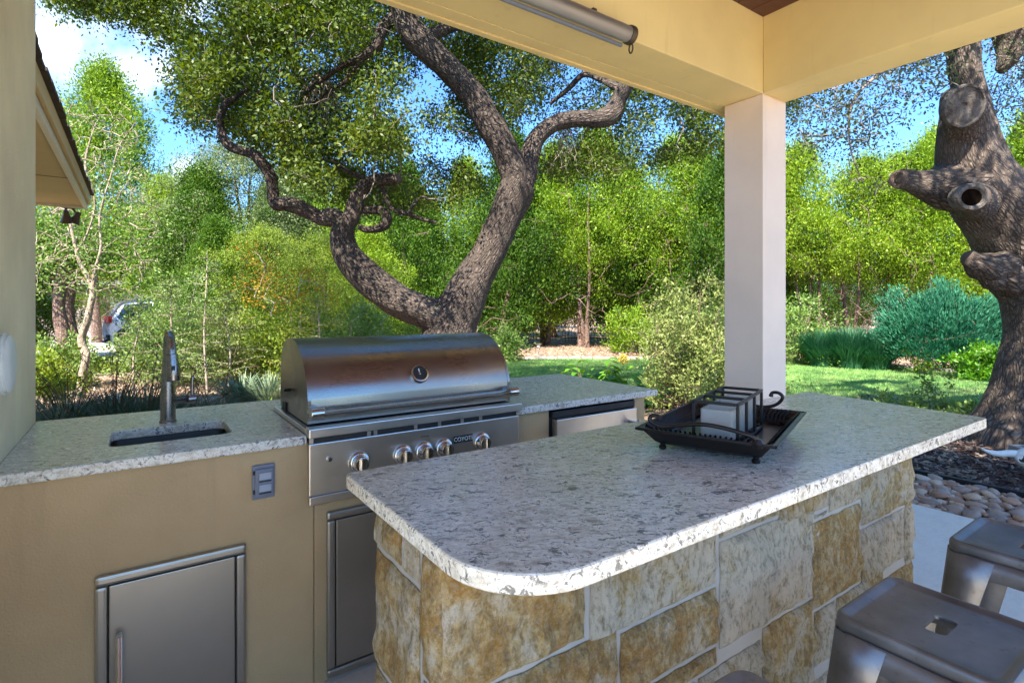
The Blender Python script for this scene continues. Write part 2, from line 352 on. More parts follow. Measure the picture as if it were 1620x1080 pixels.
class Tubes:
    def __init__(s): s.V = []; s.F = []; s.U = []; s.n = 0
    def add(s, pts, rad, sides=8, lump=0., freq=3., seed=0, cap=True, uvseam=None):
        pts = np.asarray(pts, float); m = len(pts); rad = np.broadcast_to(rad, (m,)).astype(float)
        T = np.gradient(pts, axis=0); T /= np.linalg.norm(T, axis=1, keepdims=True)+1e-9
        ref = np.array([0, 0, 1.]) if abs(T[0][2]) < .9 else np.array([1., 0, 0])
        A = np.cross(T[0], ref); A /= np.linalg.norm(A); As = [A]
        for i in range(1, m):
            A = As[-1]-T[i]*np.dot(As[-1], T[i]); A /= np.linalg.norm(A)+1e-9; As.append(A)
        As = np.array(As); Bs = np.cross(T, As)
        ang = np.linspace(0, 2*math.pi, sides, endpoint=False)
        ln = np.concatenate([[0], np.cumsum(np.linalg.norm(np.diff(pts, axis=0), axis=1))])
        rr = np.ones((m, sides))
        if lump:
            ph = (seed*1.7) % 6.28
            a = ang[None, :]; l = ln[:, None]
            rr += lump*(np.sin(a*2+l*freq+ph)*.5+np.sin(a*3-l*freq*1.7+ph*2)*.35+np.sin(a*5+l*freq*2.9+ph*3)*.22+np.sin(a*1+l*freq*.8+ph)*.4+np.sin(a*8+l*freq*4+ph)*.12+(np.sin(a*13+l*17+ph)*.10+np.sin(a*17-l*23+ph*2)*.08 if sides > 20 else 0))
        V = pts[:, None, :]+(As[:, None, :]*np.cos(ang)[None, :, None]+Bs[:, None, :]*np.sin(ang)[None, :, None])*(rad[:, None]*rr)[:, :, None]
        b = s.n; s.V.append(V.reshape(-1, 3)); 
        i = np.arange(m-1)[:, None]; j = np.arange(sides)[None, :]; jn = (j+1) % sides
        F = np.stack([b+i*sides+j, b+i*sides+jn, b+(i+1)*sides+jn, b+(i+1)*sides+j], -1).reshape(-1, 4)
        s.F.append(F)
        rm = rad.mean()*2*math.pi
        u0 = j/sides*rm+0*i; u1 = (j+1)/sides*rm+0*i; v0 = ln[i]+0*j; v1 = ln[i+1]+0*j
        s.U.append(np.stack([np.stack([u0, v0], -1), np.stack([u1, v0], -1), np.stack([u1, v1], -1), np.stack([u0, v1], -1)], 2).reshape(-1, 2))
        s.n += m*sides
        if cap:
            for c, base in ((pts[-1]+T[-1]*rad[-1]*.3, b+(m-1)*sides), (pts[0], b)):
                s.V.append(c[None]); ci = s.n; s.n += 1
                k = np.arange(sides); q = np.stack([base+k, base+(k+1) % sides, np.full(sides, ci), np.full(sides, ci)], -1)
                # degenerate quads avoided: store as tris
                s.T = getattr(s, 'T', []); s.T.append(q[:, :3])
    def mesh(s, name, mat, smooth=True):
        F = np.concatenate(s.F); U = np.concatenate(s.U); fl = F.ravel(); sz = np.full(len(F), 4)
        if getattr(s, 'T', None):
            T = np.concatenate(s.T); fl = np.concatenate([fl, T.ravel()]); sz = np.concatenate([sz, np.full(len(T), 3)]); U = np.concatenate([U, np.zeros((len(T)*3, 2))])
        return mesh_np(name, np.concatenate(s.V), fl, sz, mat, smooth, U)
def tube(name, pts, rad, mat, parent=None, sides=12, sub=6, smooth=True):
    t = Tubes(); P = np.array([list(p)+[r] for p, r in zip(pts, rad if hasattr(rad, '__len__') else [rad]*len(pts))])
    Q = catmull(P, sub) if sub > 1 else P
    t.add(Q[:, :3], Q[:, 3], sides); return link(name, t.mesh(name, mat, smooth), parent)
def box(name, lo, hi, mat, parent=None, bev=.003, seg=2, rot=None):
    bm = bmesh.new(); bmesh.ops.create_cube(bm, size=1)
    lo = Vector(lo); hi = Vector(hi); c = (lo+hi)/2; d = hi-lo
    for v in bm.verts: v.co = Vector((v.co.x*d.x, v.co.y*d.y, v.co.z*d.z))
    if bev: bmesh.ops.bevel(bm, geom=bm.edges[:], offset=min(bev, min(d)*.45), segments=seg, affect='EDGES', profile=.6)
    for f in bm.faces: f.smooth = False
    me = bpy.data.meshes.new(name); bm.to_mesh(me); bm.free()
    o = link(name, me, parent, mat); o.location = c
    if rot: o.rotation_euler = rot
    return o
def prism(name, poly, z0, z1, mat, parent=None, bev=.004, holes=None, seg=2):
    """extruded outline with rounded rim, optional hole"""
    bm = bmesh.new()
    def loop(pts, z): return [bm.verts.new((x, y, z)) for x, y in pts]
    rings = [poly]+([holes] if holes else [])
    tops = [loop(r, z1) for r in rings]; bots = [loop(r, z0) for r in rings]
    te, be = [], []
    for tp, bt in zip(tops, bots):
        k = len(tp)
        for i in range(k):
            bm.faces.new((tp[i], bt[i], bt[(i+1) % k], tp[(i+1) % k]))
        te += [bm.edges.get((tp[i], tp[(i+1) % k])) for i in range(k)]; be += [bm.edges.get((bt[i], bt[(i+1) % k])) for i in range(k)]
    if holes:
        bmesh.ops.triangle_fill(bm, use_beauty=True, edges=te); bmesh.ops.triangle_fill(bm, use_beauty=True, edges=be)
    else:
        bm.faces.new(tops[0]); bm.faces.new(bots[0])
    bmesh.ops.recalc_face_normals(bm, faces=bm.faces[:])
    if bev:
        ed = [e for e in te+be if e and e.is_valid]
        bmesh.ops.bevel(bm, geom=ed, offset=bev, segments=seg, affect='EDGES', profile=.6)
    me = bpy.data.meshes.new(name); bm.to_mesh(me); bm.free()
    return link(name, me, parent, mat)
def lathe(name, prof, mat, parent=None, loc=(0, 0, 0), axis='Z', seg=32, scale=(1, 1, 1), smooth=True):
    V = []; F = []
    for r, z in prof:
        for k in range(seg):
            a = 2*math.pi*k/seg; V.append((r*math.cos(a)*scale[0], r*math.sin(a)*scale[1], z*scale[2]))
    for i in range(len(prof)-1):
        for k in range(seg): F.append((i*seg+k, i*seg+(k+1) % seg, (i+1)*seg+(k+1) % seg, (i+1)*seg+k))
    F.append(tuple(range(seg))[::-1]); F.append(tuple((len(prof)-1)*seg+k for k in range(seg)))
    me = bpy.data.meshes.new(name); me.from_pydata(V, [], F); me.update()
    if smooth:
        me.polygons.foreach_set('use_smooth', [True]*len(F)); me.set_sharp_from_angle(angle=math.radians(35))
    o = link(name, me, parent, mat); o.location = loc
    if axis == '-Y': o.rotation_euler = (math.radians(90), 0, 0)
    elif axis == 'X': o.rotation_euler = (0, math.radians(90), 0)
    elif hasattr(axis, '__len__') and not isinstance(axis, str): o.rotation_euler = Vector(axis).to_track_quat('Z', 'Y').to_euler()
    return o
def rrect(x0, y0, x1, y1, r, n=6):
    rs = r if hasattr(r, '__len__') else [r]*4   # order: (x0,y0),(x1,y0),(x1,y1),(x0,y1)
    out = []
    for (cx, cy, a0), q in zip(((x0, y0, 180), (x1, y0, 270), (x1, y1, 0), (x0, y1, 90)), rs):
        sx = 1 if cx == x0 else -1; sy = 1 if cy == y0 else -1
        for k in range(n+1):
            a = math.radians(a0+90*k/n); out.append((cx+sx*q+q*math.cos(a), cy+sy*q+q*math.sin(a)))
    return out
def sheet(name, pts, z, mat, label=None):
    me = bpy.data.meshes.new(name); me.from_pydata([(x, y, z) for x, y in pts], [], [tuple(range(len(pts)))]); me.update()
    if me.polygons[0].normal.z < 0: me.flip_normals()
    return tag(link(name, me, None, mat), kind='structure')

# ------------------------------------------------------------------ the ground
GZ = -.05
def ground():
    n = 90; xs = np.concatenate([np.linspace(-150, -12, 12, endpoint=False), np.linspace(-12, 34, n), np.linspace(34, 200, 12)[1:]]); ys = np.concatenate([np.linspace(-150, -10, 12, endpoint=False), np.linspace(-10, 34, n), np.linspace(34, 200, 12)[1:]])
    X, Y = np.meshgrid(xs, ys); Z = GZ-.03+.02*np.sin(X*1.3+Y*.7)+.015*np.sin(X*2.9-Y*2.1)+.008*np.sin(X*7+Y*5)
    Z -= .02
    V = np.stack([X, Y, Z], -1).reshape(-1, 3); a, b = X.shape
    i = np.arange(a-1)[:, None]; j = np.arange(b-1)[None]
    F = np.stack([i*b+j, i*b+j+1, (i+1)*b+j+1, (i+1)*b+j], -1).reshape(-1, 4)
    tag(link('ground', mesh_np('ground', V, F.ravel(), 4, M['ground'], True)), kind='structure')
ground()
PX1 = 4.45
tag(prism('patio', [(-6, -4.5), (PX1, -4.5), (PX1, 2.95), (-.9, 2.95), (-6, 2.95)], -.12, 0, M['concrete'], bev=.006), kind='structure')
sheet('mulch_bed', [(5.33, -4), (11.5, -4), (11.8, 3.4), (9.2, 4.0), (6.2, 3.9), (5.33, 3.3)], -.025, M['mulch'])
sheet('rock_strip_base', [(PX1+.005, -4), (5.28, -4), (5.28, 3.3), (PX1+.005, 3.3)], -.052, M['mulch'])
# lawn
edge_px = [(600, 583), (690, 576), (800, 571), (900, 569), (1010, 569.5), (1120, 569), (1243, 571), (1330, 575), (1400, 580.5), (1480, 588), (1560, 598), (1640, 611), (1720, 628)]
back = [G(a, b, GZ) for a, b in edge_px]
near = [G(1800, 690, GZ), G(1560, 668, GZ), G(1420, 665, GZ), G(1250, 655, GZ), G(1050, 640, GZ), G(900, 640, GZ), G(760, 632, GZ), G(640, 612, GZ)]
lawn_poly = [(p.x, p.y) for p in back+near]
sheet('lawn', lawn_poly, GZ+.012, M['lawnbase'])
def inside(P, poly):
    x, y = P[:, 0], P[:, 1]; ins = np.zeros(len(P), bool); n = len(poly); j = n-1
    for i in range(n):
        xi, yi = poly[i]; xj, yj = poly[j]
        c = ((yi > y) != (yj > y)) & (x < (xj-xi)*(y-yi)/(yj-yi+1e-12)+xi); ins ^= c; j = i
    return ins
lp = np.array(lawn_poly); lo, hi = lp.min(0), lp.max(0)
P = RNG.uniform(lo, hi, size=(330000, 2)); P = P[inside(P, lawn_poly)]
nb = len(P); H = RNG.uniform(.03, .06, nb); a = RNG.uniform(0, 6.28, nb); ln = RNG.normal(0, .018, (nb, 2))
V = np.empty((nb, 3, 3)); dx = np.stack([np.cos(a), np.sin(a)], -1)*.006
V[:, 0, :2] = P-dx; V[:, 1, :2] = P+dx; V[:, 2, :2] = P+ln; V[:, :2, 2] = GZ+.012; V[:, 2, 2] = GZ+.012+H
tag(link('grass', mesh_np('grass', V.reshape(-1, 3), np.arange(nb*3), 3, M['grass'])), 'short green lawn grass with sun patches behind the counters', 'grass', kind='stuff')
# pale stone edging round the back of the lawn, every stone a piece
edg = empty('stone_edging', kind='structure')
def stone_block(name, d, mat, seed, jit=.012):
    r = random.Random(seed); bm = bmesh.new(); bmesh.ops.create_cube(bm, size=1)
    bmesh.ops.subdivide_edges(bm, edges=bm.edges[:], cuts=1)
    for v in bm.verts:
        v.co = Vector((v.co.x*d[0], v.co.y*d[1], v.co.z*d[2]))*(1-.10*((abs(v.co.x) > .4)+(abs(v.co.y) > .4)+(abs(v.co.z) > .4)-1))+Vector((r.uniform(-jit, jit), r.uniform(-jit, jit), r.uniform(-jit, jit)))
    me = bpy.data.meshes.new(name); bm.to_mesh(me); bm.free(); me.materials.append(mat); return me
ems = [stone_block('edging_stone', (.30, .14, .12), M['edgestone'], i) for i in range(5)]
pl = catmull([(p.x, p.y) for p in back], 24); ln = np.concatenate([[0], np.cumsum(np.linalg.norm(np.diff(pl, axis=0), axis=1))])
k = 0.0
while k < ln[-1]:
    x = np.interp(k, ln, pl[:, 0]); y = np.interp(k, ln, pl[:, 1]); x2 = np.interp(k+.1, ln, pl[:, 0]); y2 = np.interp(k+.1, ln, pl[:, 1])
    o = link('stone', random.choice(ems), edg); o.location = (x+random.uniform(-.02, .02), y+random.uniform(-.02, .02), GZ+.03); o.rotation_euler = (0, 0, math.atan2(y2-y, x2-x)+random.uniform(-.08, .08))
    k += .31
# driveway
sheet('driveway', [(p.x, p.y) for p in (G(20, 572, GZ), G(240, 568, GZ), G(420, 560, GZ), G(420, 536, GZ), G(60, 536, GZ), G(-60, 545, GZ))], GZ+.02, M['drive'])
# black edging strip and river rocks
tag(box('garden_edging', (5.285, -4, -.12), (5.32, 3.3, .025), M['edging'], bev=.004), 'black garden edging strip between the river rocks and the dark mulch', 'edging')
bed = empty('rock_bed', kind='structure')
def rock_mesh(seed):
    r = random.Random(seed); bm = bmesh.new(); bmesh.ops.create_icosphere(bm, subdivisions=2, radius=.5)
    sx, sy, sz = r.uniform(.9, 1.5), r.uniform(.7, 1), r.uniform(.45, .7); o = Vector((r.uniform(0, 9), r.uniform(0, 9), 0))
    from mathutils import noise
    for v in bm.verts:
        v.co *= 1+.5*noise.noise(v.co*2.2+o); v.co = Vector((v.co.x*sx, v.co.y*sy, v.co.z*sz))
    for f in bm.faces: f.smooth = True
    me = bpy.data.meshes.new('rock'); bm.to_mesh(me); bm.free(); me.materials.append(M['rock']); return me
rms = [rock_mesh(i) for i in range(9)]
cand = [(random.uniform(PX1+.04, 5.25), random.uniform(.95, 2.75), random.uniform(.055, .11)) for _ in range(2500)]
cand.sort(key=lambda c: -c[2]); placed = []
for c in cand:
    if all((c[0]-p[0])**2+(c[1]-p[1])**2 > ((c[2]+p[2])*.43)**2 for p in placed): placed.append(c)
    if len(placed) >= 298: break
for x, y, s in placed:
    o = link('rock', random.choice(rms), bed); o.location = (x, y, -.045+s*.28+random.uniform(0, .02)); o.scale = (s, s, s); o.rotation_euler = (random.uniform(-.3, .3), random.uniform(-.3, .3), random.uniform(0, 6.28))
t = []
def scatter_rocks():
    V = []; F = []; n = 0
    src = [np.array([v.co[:] for v in m.vertices]) for m in rms[:3]]; fs = [np.array([p.vertices[:] for p in m.polygons]) for m in rms[:3]]
    for i in range(2600):
        q = i % 3; s = random.uniform(.02, .062); a = random.uniform(0, 6.28); c, d = math.cos(a), math.sin(a)
        v = src[q]*s; v = np.stack([v[:, 0]*c-v[:, 1]*d, v[:, 0]*d+v[:, 1]*c, v[:, 2]], -1)+np.array([random.uniform(PX1+.02, 5.26), random.uniform(.3, 3.25), random.uniform(-.045, .0)])
        V.append(v); F.append(fs[q]+n); n += len(v)
    o = link('rock', mesh_np('pebbles', np.concatenate(V), np.concatenate(F).ravel(), 3, M['rock'], True), bed); o['kind'] = 'stuff'
scatter_rocks()
def chips(name, n, region, size, mat, z, label, cat):
    P = region(n); n = len(P); C = np.column_stack([P, np.full(n, z)+RNG.uniform(0, .015, n)])
    D = unit(n); D[:, 2] *= .25; D /= np.linalg.norm(D, axis=1, keepdims=True)
    L_ = RNG.uniform(.5, 1.3, n)*size; me = leaves(name, C, D, L_, L_*RNG.uniform(.18, .5, n), mat, flat=1.2)
    tag(link(name, me), label, cat, kind='stuff')
chips('mulch_chips', 14000, lambda n: RNG.uniform((5.34, .6), (9.5, 3.8), (n, 2)), .07, M['chip'], -.02, 'dark shredded bark mulch around the big oak', 'mulch')
def reg(n):
    t = RNG.uniform(3.8, 13, n); px = RNG.uniform(-20, 640, n); r = (px-810)/856
    P = np.stack([t*(SA+CA*r), t*(CA-SA*r)], -1); return P[~inside(P, lawn_poly)]
chips('leaf_litter', 26000, reg, .075, M['litter'], GZ-.02, 'tan fallen leaves and bark litter over the sunny planting bed on the left', 'leaf litter')
def reg(n):
    t = RNG.uniform(13, 21, n); px = RNG.uniform(700, 1700, n); r = (px-810)/856
    P = np.stack([t*(SA+CA*r), t*(CA-SA*r)], -1); return P[~inside(P, lawn_poly)]
chips('woodland_litter', 20000, reg, .10, M['litter'], GZ-.02, 'brown leaf litter under the cedar row behind the lawn', 'leaf litter')

# ------------------------------------------------------------------ pavilion
XC, YC, CW = 3.2, 1.87, .268
ZB = CH+1.325; ZT = CH+1.783
pav = empty('pavilion', (XC, YC, 0), label='cream painted patio pavilion with square column and deep beams over the bar', cat='pavilion')
def pbox(name, lo, hi, mat, bev=.004, par=None):
    o = box(name, lo, hi, mat, bev=bev); o.parent = par or pav; o.matrix_parent_inverse = Matrix.Translation((-XC, -YC, 0)); return o
pbox('column', (XC, YC, 0), (XC+CW, YC+CW, ZB-.002), M['column'])
pbox('beam', (-3.2, YC+.001, ZB), (XC+CW, YC+CW, ZT+.35), M['beam'])          # runs left
pbox('beam', (XC+.001, -1.7, ZB+.001), (XC+CW-.001, YC-.001, ZT+.35), M['beam'])   # runs towards the camera
pbox('fascia', (-3.2, YC+CW+.01, ZB+.003), (XC+CW+.16, YC+CW+.085, ZB+.12), M['beam'])
pbox('fascia', (-3.2, YC+CW+.087, ZB-.004), (XC+CW+.16, YC+CW+.125, ZB+.20), M['beam'])
pbox('ceiling', (-3.2, -1.7, ZT+.35), (XC+CW, YC+CW, ZT+.40), M['ceil'], 0)
nb_ = 24
for i in range(nb_):                                                             # dark red ceiling boards
    x0 = XC-.14*(i+1)
    pbox('ceiling_board', (x0+.003, -1.65, ZT+.012), (x0+.137, YC-.002, ZT+.03), M['ceil'], .003)
pbox('roof_slab', (-3.4, -1.8, ZT+.42), (XC+CW+.45, YC+CW+.40, ZT+.5), M['shingle'], 0)  # unseen back edge cut short so sun bounces off the floor
me = bpy.data.meshes.new('roof'); x0, x1, y0, y1, z0, z1 = -3.4, XC+CW+.45, -1.8, YC+CW+.4, ZT+.505, ZT+1.6
me.from_pydata([(x0, y0, z0), (x1, y0, z0), (x1, y1, z0), (x0, y1, z0), (x0+2.0, (y0+y1)/2, z1), (x1-2.0, (y0+y1)/2, z1)], [], [(0, 1, 5, 4), (1, 2, 5), (2, 3, 4, 5), (3, 0, 4)]); me.update()
o = link('roof', me, pav, M['shingle']); o.matrix_parent_inverse = Matrix.Translation((-XC, -YC, 0))
pbox('column', (XC, -1.7, 0), (XC+CW, -1.7+CW, ZB-.001), M['column'])
# roller shade
rs = empty('roller_shade', (1.0, YC-.07, ZB-.03), label='rolled up grey roller shade hanging under the left beam', cat='roller shade')
tube('shade_roll', [(-1.6, 0, 0), (.93, 0, 0)], .038, M['roller'], rs, 24, 1)
tube('hem_bar', [(-1.6, .02, -.05), (.90, .02, -.05)], .010, M['greyplastic'], rs, 10, 1)
lathe('end_cap', [(.041, -.01), (.044, 0), (.044, .018), (.03, .022)], M['bronze'], rs, (.93, 0, 0), 'X')
ring = Tubes(); aa = np.linspace(0, 2*math.pi, 17); ring.add(np.stack([.945+0*aa, .012*np.cos(aa), -.062+.022*np.sin(aa)], -1), .004, 6, cap=False)
link('pull_ring', ring.mesh('pull_ring', M['bronze']), rs)
for x in (-.9, -.1, .7): box('bracket', (x-.012, -.012, .036), (x+.012, .012, .05), M['bronze'], rs, .002)
# left pier
pier = prism('wall_pier', [(-.95, .9), (-.326, .9), (-.326, 2.84), (-.95, 2.84)], .0, 3.3, M['pier'], bev=.006)
tag(pier, 'cream stucco wall pier at the left end of the sink counter', 'wall')
wl = empty('wall_lamp', (-.326, 2.105, 1.205), label='round white ribbed wall light on the cream stucco pier', cat='wall light')
lathe('back_ring', [(.085, 0), (.085, .010), (.078, .016)], M['white'], wl, (0, 0, 0), 'X', scale=(1, 1.0, 1))
lathe('shade', [(.078, .010), (.088, .013), (.090, .018), (.080, .021), (.080, .0235), (.083, .028), (.074, .034), (.045, .038), (.0, .040)], M['white'], wl, (0, 0, 0), 'X')

# ------------------------------------------------------------------ house eave at the left
eave = empty('house_roof', (-.45, 8.6, 2.6), label='brown shingled roof corner with cream soffit and gutter board at upper left', cat='roof')
def ebox(name, lo, hi, mat, bev=.003):
    o = box(name, lo, hi, mat, bev=bev); o.parent = eave; o.matrix_parent_inverse = Matrix.Translation((.45, -8.6, -2.6)); return o
ZE = CH+1.235
ebox('soffit', (-3.0, 3.0, ZE), (-.53, 8.48, ZE+.02), M['soffit'])
for y in (4.6, 6.7): ebox('soffit_seam', (-3.0, y, ZE-.004), (-.53, y+.008, ZE-.001), M['bronze'], 0)
ebox('fascia_board', (-.527, 3.0, ZE-.03), (-.49, 8.55, ZE+.14), M['trimw'])
ebox('fascia_board', (-3.0, 8.483, ZE-.03), (-.53, 8.52, ZE+.14), M['trimw'])
ebox('frieze_board', (-.487, 3.0, ZE+.03), (-.462, 8.55, ZE+.15), M['soffit'])
for c in range(4):
    for i in range(28):
        y0 = 3.0+i*.2; jj = random.uniform(-.008, .008)
        x1 = -.43-.16*c+jj
        o = ebox('shingle', (x1-.22, y0+.004, ZE+.155+.075*c), (x1, y0+.194, ZE+.175+.075*c+random.uniform(0, .01)), M['shingle'], 0)
    ebox('roof_deck', (-.75-.16*c, 3.0, ZE+.142+.075*c-.02), (-.47-.16*c, 8.58, ZE+.152+.075*c), M['shingle'], 0)
me = bpy.data.meshes.new('roof_slope'); me.from_pydata([(-.6, 3, ZE+.18), (-.6, 8.58, ZE+.18), (-3.2, 8.58, ZE+1.55), (-3.2, 3, ZE+1.55)], [], [(0, 1, 2, 3)]); me.update()
o = link('roof_slope', me, eave, M['shingle']); o.matrix_parent_inverse = Matrix.Translation((.45, -8.6, -2.6))
hw = tag(box('house_wall', (-5, 3.2, -.2), (-1.25, 8.2, ZE-.002), M['pier'], bev=0), 'cream house wall under the left eave, hidden behind the pier', 'wall')
fl = empty('flood_light', tuple(WP(110, 321, 6.7)), .6, label='bronze twin head flood light under the house soffit', cat='light')
fl.location.z = ZE
lathe('mount_plate', [(.055, -.022), (.06, -.015), (.06, 0)], M['bronze'], fl, (0, 0, 0))
for sx in (-1, 1):
    tube('arm', [(.03*sx, 0, -.02), (.05*sx, -.01, -.045), (.05*sx, -.02, -.06)], .012, M['bronze'], fl, 8, 3)
    h = lathe('lamp_head', [(.018, .075), (.026, .06), (.032, .02), (.05, -.03), (.07, -.075), (.064, -.078), (.04, -.03)], M['bronze'], fl, (.055*sx, -.035, -.125), 'Z'); h.rotation_euler = (.35, .3*sx, 0)

# ------------------------------------------------------------------ grill counter
H1 = .914; ST = .033; YF, YB = 1.99, 2.85
gc = empty('grill_counter', (0, 2.4, 0), label='tan stucco outdoor counter along the back with speckled granite top', cat='counter')
def cb(name, lo, hi, mat, bev=.004):
    o = box(name, lo, hi, mat, bev=bev); o.parent = gc; o.matrix_parent_inverse = Matrix.Translation((0, -2.4, 0)); return o
WY = 2.02
cb('base', (-.325, WY, 0), (.53, 2.165, H1-ST-.001), M['base'])
cb('base', (-.325, 2.48, 0), (.53, YB-.02, H1-ST-.001), M['base'])
cb('base', (-.325, 2.1652, 0), (-.10, 2.4798, H1-ST-.001), M['base'], 0)
cb('base', (.318, 2.1652, 0), (.53, 2.4798, H1-ST-.001), M['base'], 0)
cb('base', (.532, WY+.001, 0), (1.41, YB-.021, .66), M['base'])
cb('base', (.532, 2.60, .661), (1.41, YB-.021, H1-ST-.002), M['base'])
cb('base', (1.412, WY, 0), (1.62, YB-.02, H1-ST-.001), M['base'])
cb('base', (1.622, WY+.001, 0), (2.205, YB-.021, .05), M['base'])
cb('base', (2.207, WY, 0), (2.29, YB-.02, H1-ST-.001), M['base'])
cb('base', (1.622, WY+.60, .051), (2.205, YB-.021, H1-ST-.001), M['base'])
def ctop(poly, hole=None):
    o = prism('countertop', poly, H1-ST, H1, M['granite'], None, .005, hole); o.parent = gc; o.matrix_parent_inverse = Matrix.Translation((0, -2.4, 0)); return o
ctop([(-.325, YF), (.497, YF), (.497, YB), (-.325, YB)], rrect(-.072, 2.188, .29, 2.455, .035))
ctop([(.498, 2.56), (1.412, 2.56), (1.412, YB), (.498, YB)])
ctop([(1.413, YF), (2.36, YF), (2.38, YB), (1.413, YB)])
# sink
sk = empty('sink', (.109, 2.32, H1-ST), label='undermount stainless bar sink in the left granite counter', cat='sink')
V = []; F = []
for z, g in ((-.001, .012), (-.0015, -.002), (-.15, .006), (-.158, .03)):
    V += [(x, y, z) for x, y in rrect(-.181+g, -.1335+g, .181-g, .1335-g, .035)] if g != .012 else [(x, y, z) for x, y in rrect(-.20, -.15, .20, .15, .04)]
n = len(V)//4
for i in range(3): F += [(i*n+k, i*n+(k+1) % n, (i+1)*n+(k+1) % n, (i+1)*n+k) for k in range(n)]
F.append(tuple(3*n+k for k in range(n)))
me = bpy.data.meshes.new('bowl'); me.from_pydata(V, [], F); me.update(); link('bowl', me, sk, M['sinksteel'])
lathe('drain', [(.045, -.157), (.045, -.153), (.03, -.155), (.0, -.156)], M['chrome'], sk)
# faucet
fa = empty('faucet', (.105, 2.535, H1), .0, label='brushed nickel pull down faucet standing behind the sink', cat='faucet')
lathe('body', [(.030, 0), (.030, .006), (.027, .010), (.0255, .12), (.021, .20), (.0185, .24)], M['nickel'], fa)
tube('spout', [(0, 0, .20), (0, 0, .28), (0, -.012, .322), (.001, -.05, .348), (.003, -.095, .335), (.005, -.118, .30), (.006, -.124, .275)], [.018, .0175, .0165, .016, .016, .0165, .017], M['nickel'], fa, 20, 6)
hd = lathe('spray_head', [(.021, -.10), (.0235, -.095), (.022, -.05), (.018, 0)], M['nickel'], fa, (.007, -.126, .275)); hd.rotation_euler = (-.10, -.06, 0)
box('spray_button', (.004, -.154, .20), (.016, -.147, .235), M['dark'], fa, .002)
tube('handle_stub', [(.02, 0, .085), (.085, 0, .085)], .0155, M['nickel'], fa, 18, 1)
lathe('handle_hub', [(.018, -.013), (.019, 0), (.018, .013)], M['nickel'], fa, (.083, 0, .085), 'X')
tube('lever', [(.083, 0, .09), (.083, -.002, .13), (.084, -.004, .18)], [.009, .0075, .006], M['nickel'], fa, 12, 3)
# doors
def access_door(x0, x1, z0, z1, label, double=False, hx=None, hz=(.2, .4)):
    d = empty('access_door', (x0, WY, z0), label=label, cat='cabinet door')
    def b_(nm, lo, hi, m, bev=.003):
        o = box(nm, lo, hi, m, bev=bev); o.parent = d; o.matrix_parent_inverse = Matrix.Translation((-x0, -WY, -z0)); return o
    f = .030; y0, y1 = WY-.022, WY-.001
    b_('frame', (x0, y0, z1-f), (x1, y1, z1), M['steeld'], .009); b_('frame', (x0, y0, z0), (x1, y1, z0+f), M['steeld'], .009)
    b_('frame', (x0, y0-.0005, z0+f+.001), (x0+f, y1, z1-f-.001), M['steeld'], .009); b_('frame', (x1-f, y0-.0005, z0+f+.001), (x1, y1, z1-f-.001), M['steeld'], .009)
    b_('backing', (x0+f, WY-.004, z0+f), (x1-f, WY-.0015, z1-f), M['dark'], 0)
    g = .004
    if double:
        xm = (x0+x1)/2; b_('panel', (x0+f+g, y0+.004, z0+f+g), (xm-g/2, WY-.005, z1-f-g), M['steeld']); b_('panel', (xm+g/2, y0+.004, z0+f+g), (x1-f-g, WY-.005, z1-f-g), M['steeld'])
        hxs = [xm-.05, xm+.05]
    else:
        b_('panel', (x0+f+g, y0+.004, z0+f+g), (x1-f-g, WY-.005, z1-f-g), M['steeld']); hxs = [hx]
    for h in hxs:
        t = Tubes(); t.add([(h-x0, -.055, hz[0]-z0), (h-x0, -.055, hz[1]-z0)], .0095, 16)
        for zz in (hz[0]+.012, hz[1]-.012): t.add([(h-x0, -.055, zz-z0), (h-x0, -.018, zz-z0)], .008, 12)
        link('handle', t.mesh('handle', M['chrome']), d)
    return d
access_door(-.099, .305, .08, .574, 'square stainless access door under the sink counter', hx=-.04, hz=(.19, .40))
access_door(.572, 1.33, .015, .62, 'stainless double access door under the grill, partly behind the island', True, hz=(.25, .45))
# outlet
ou = empty('outlet_cover', (.36, WY, .771), label='grey weatherproof outlet cover on the tan stucco beside the grill', cat='outlet')
box('plate', (-.036, -.012, -.058), (.036, -.0005, .058), M['greyplastic'], ou, .004)
box('cover', (-.028, -.022, -.046), (.030, -.0125, .046), M['greyplastic'], ou, .004)
for z in (.022, -.018):
    box('receptacle', (-.016, -.027, z-.012), (.022, -.0225, z+.012), M['lightgrey'], ou, .003)
    box('rib', (-.016, -.0265, z-.019), (.022, -.0225, z-.016), M['dark'], ou, .0005)
for z in (-.03, .035): box('hinge', (-.034, -.02, z-.006), (-.0285, -.0125, z+.006), M['dark'], ou, .001)

# ------------------------------------------------------------------ grill
GX0, GX1 = .502, 1.408; GW = GX1-GX0; GC = (GX0+GX1)/2
gr = empty('grill', (GX0, 1.97, .66), label='built in stainless gas grill with curved hood and five knobs', cat='grill')
GM = Matrix.Translation((-GX0, -1.97, -.66))
def gb(nm, lo, hi, m, bev=.003, par=None):
    o = box(nm, lo, hi, m, bev=bev); o.parent = par or gr; o.matrix_parent_inverse = GM; return o
gb('control_panel', (GX0, 1.972, .70), (GX1, 1.996, .884), M['steel'])
gb('lower_trim', (GX0, 1.968, .668), (GX1, 1.995, .698), M['steel'])
gb('side_wall', (GX0+.005, 1.998, .67), (GX0+.02, 2.55, .90), M['steel']); gb('side_wall', (GX1-.02, 1.998, .67), (GX1-.005, 2.55, .90), M['steel'])
gb('front_lip', (GX0-.003, 1.960, .906), (GX1+.012, 2.012, .939), M['steel'], .003)
gb('vent_slot', (GX0+.002, 1.975, .885), (GX1-.002, 1.998, .905), M['dark'], 0)
